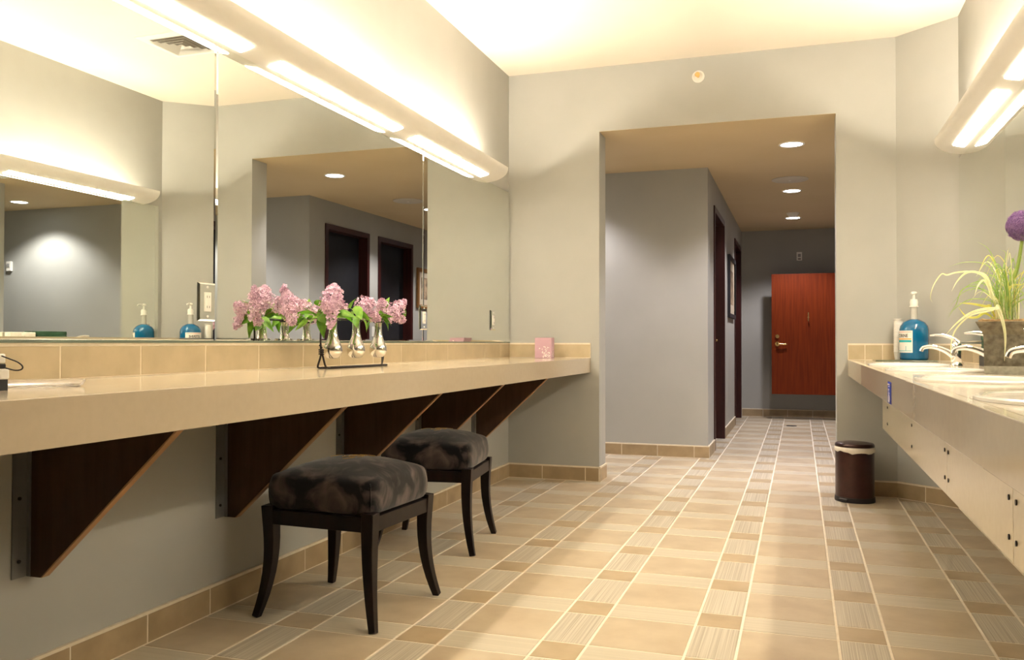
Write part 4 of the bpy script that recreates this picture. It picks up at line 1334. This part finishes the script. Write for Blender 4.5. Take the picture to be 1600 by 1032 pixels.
# cubicle door at the hallway end
t = thing('cubicle_door', 'red mahogany door leaf hung clear of the floor at the hallway end', 'door', (0.07, 11.5, 0))
boxobj('door_leaf', -0.415, 0.44, -0.02, 0.02, 0.322, 1.853, MAHOG, t, bevel=0.002)
b = BM()
def disc_y(bm, x, z, r, y0, y1, seg=16):
    a = [bm.verts.new((x + r * math.cos(2 * PI * k / seg), y0, z + r * math.sin(2 * PI * k / seg))) for k in range(seg)]
    c = [bm.verts.new((x + r * math.cos(2 * PI * k / seg), y1, z + r * math.sin(2 * PI * k / seg))) for k in range(seg)]
    bm.faces.new(a); bm.faces.new(c[::-1])
    for k in range(seg):
        bm.faces.new((a[k], c[k], c[(k + 1) % seg], a[(k + 1) % seg]))
disc_y(b, -0.345, 0.962, 0.030, -0.028, -0.0205)
lv = obj('handle_rose', b, BRASS, t)
b = BM(); sweep(b, [(-0.345, -0.028, 0.962), (-0.345, -0.06, 0.962)], 0.009, 8); sweep(b, smooth_pts([(-0.345, -0.058, 0.962), (-0.30, -0.062, 0.960), (-0.225, -0.055, 0.957)], 4), [0.013] * 4 + [0.011] * 5, 8)
obj('lever', b, BRASS, lv, smooth=True)
b = BM(); disc_y(b, -0.345, 1.058, 0.024, -0.036, -0.0205)
obj('deadbolt', b, BRASS, t)
b = BM(); disc_y(b, 0.028, 1.30, 0.010, -0.026, -0.0205); sweep(b, smooth_pts([(0.028, -0.024, 1.36), (0.028, -0.03, 1.28), (0.028, -0.055, 1.25), (0.028, -0.06, 1.275)], 5), 0.007, 8)
obj('coat_hook', b, BRASS, t, smooth=True, angle=0.7)
for z in (0.55, 1.65):
    b = BM(); sweep(b, [(0.447, 0, z - 0.05), (0.447, 0, z + 0.05)], 0.008, 8)
    obj('hinge', b, BRASS, t)
pst = thing('door_post', 'dark mahogany post carrying the red cubicle door', 'post', (0.5590, 11.5, 0))
boxobj('upright', -0.034, 0.03, -0.02, 0.02, 0.0005, 2.0, MAHOGD, pst, bevel=0.002)
boxobj('side_panel', 0.031, HX2 - 0.557 - 0.001, -0.02, 0.02, 0.322, 1.853, MAHOG, pst)

def picture(nm, xw, y0, y1, z0, z1, s, fm, lab):
    t = thing(nm, lab, 'picture', (xw, (y0 + y1) / 2, (z0 + z1) / 2))
    w, h, f = (y1 - y0) / 2, (z1 - z0) / 2, 0.045
    for (a, b_, c, d) in ((-w, w, h - f, h), (-w, w, -h, -h + f), (-w, -w + f, -h + f, h - f), (w - f, w, -h + f, h - f)):
        boxobj('frame_rail', *sorted((s * 0.001, s * 0.03)), a, b_, c, d, fm, t, bevel=0.002)
    boxobj('mat_board', *sorted((s * 0.001, s * 0.012)), -w + f, w - f, -h + f, h - f, PICMAT, t)
    boxobj('print_sheet', *sorted((s * 0.012, s * 0.014)), -w * 0.5, w * 0.5, -h * 0.55, h * 0.55, PICART, t)
picture('framed_picture', HX1, 9.5, 10.38, 1.25, 1.93, 1, NIGHT, 'dark framed picture between the left hallway doorways')
picture('framed_picture', HX2, 10.12, 10.62, 1.42, 1.94, -1, PICGOLD, 'gold framed picture on the right hallway wall, seen in the mirror')
t = thing('light_switch', 'white switch plate on the dark right-hand doorway seen in the mirror', 'switch', (HX2, 8.95, 1.10))
boxobj('plate', -0.005, -0.0005, -0.036, 0.036, -0.058, 0.058, PLASTIC, t, bevel=0.001)
boxobj('rocker', -0.008, -0.0055, -0.016, 0.016, -0.033, 0.033, PLASTIC, t, bevel=0.001)

t = thing('floor_drain', 'small round floor drain near the red hallway door', 'drain', (-0.097, 10.645, 0))
b = BM(); lathe(b, [(0.062, 0.0002), (0.062, 0.003), (0.055, 0.0035)], 24)
obj('drain_ring', b, IRON, t)
for k in range(-2, 3):
    boxobj('drain_bar', -0.045, 0.045, k * 0.018 - 0.003, k * 0.018 + 0.003, 0.0036, 0.005, STEEL, t)
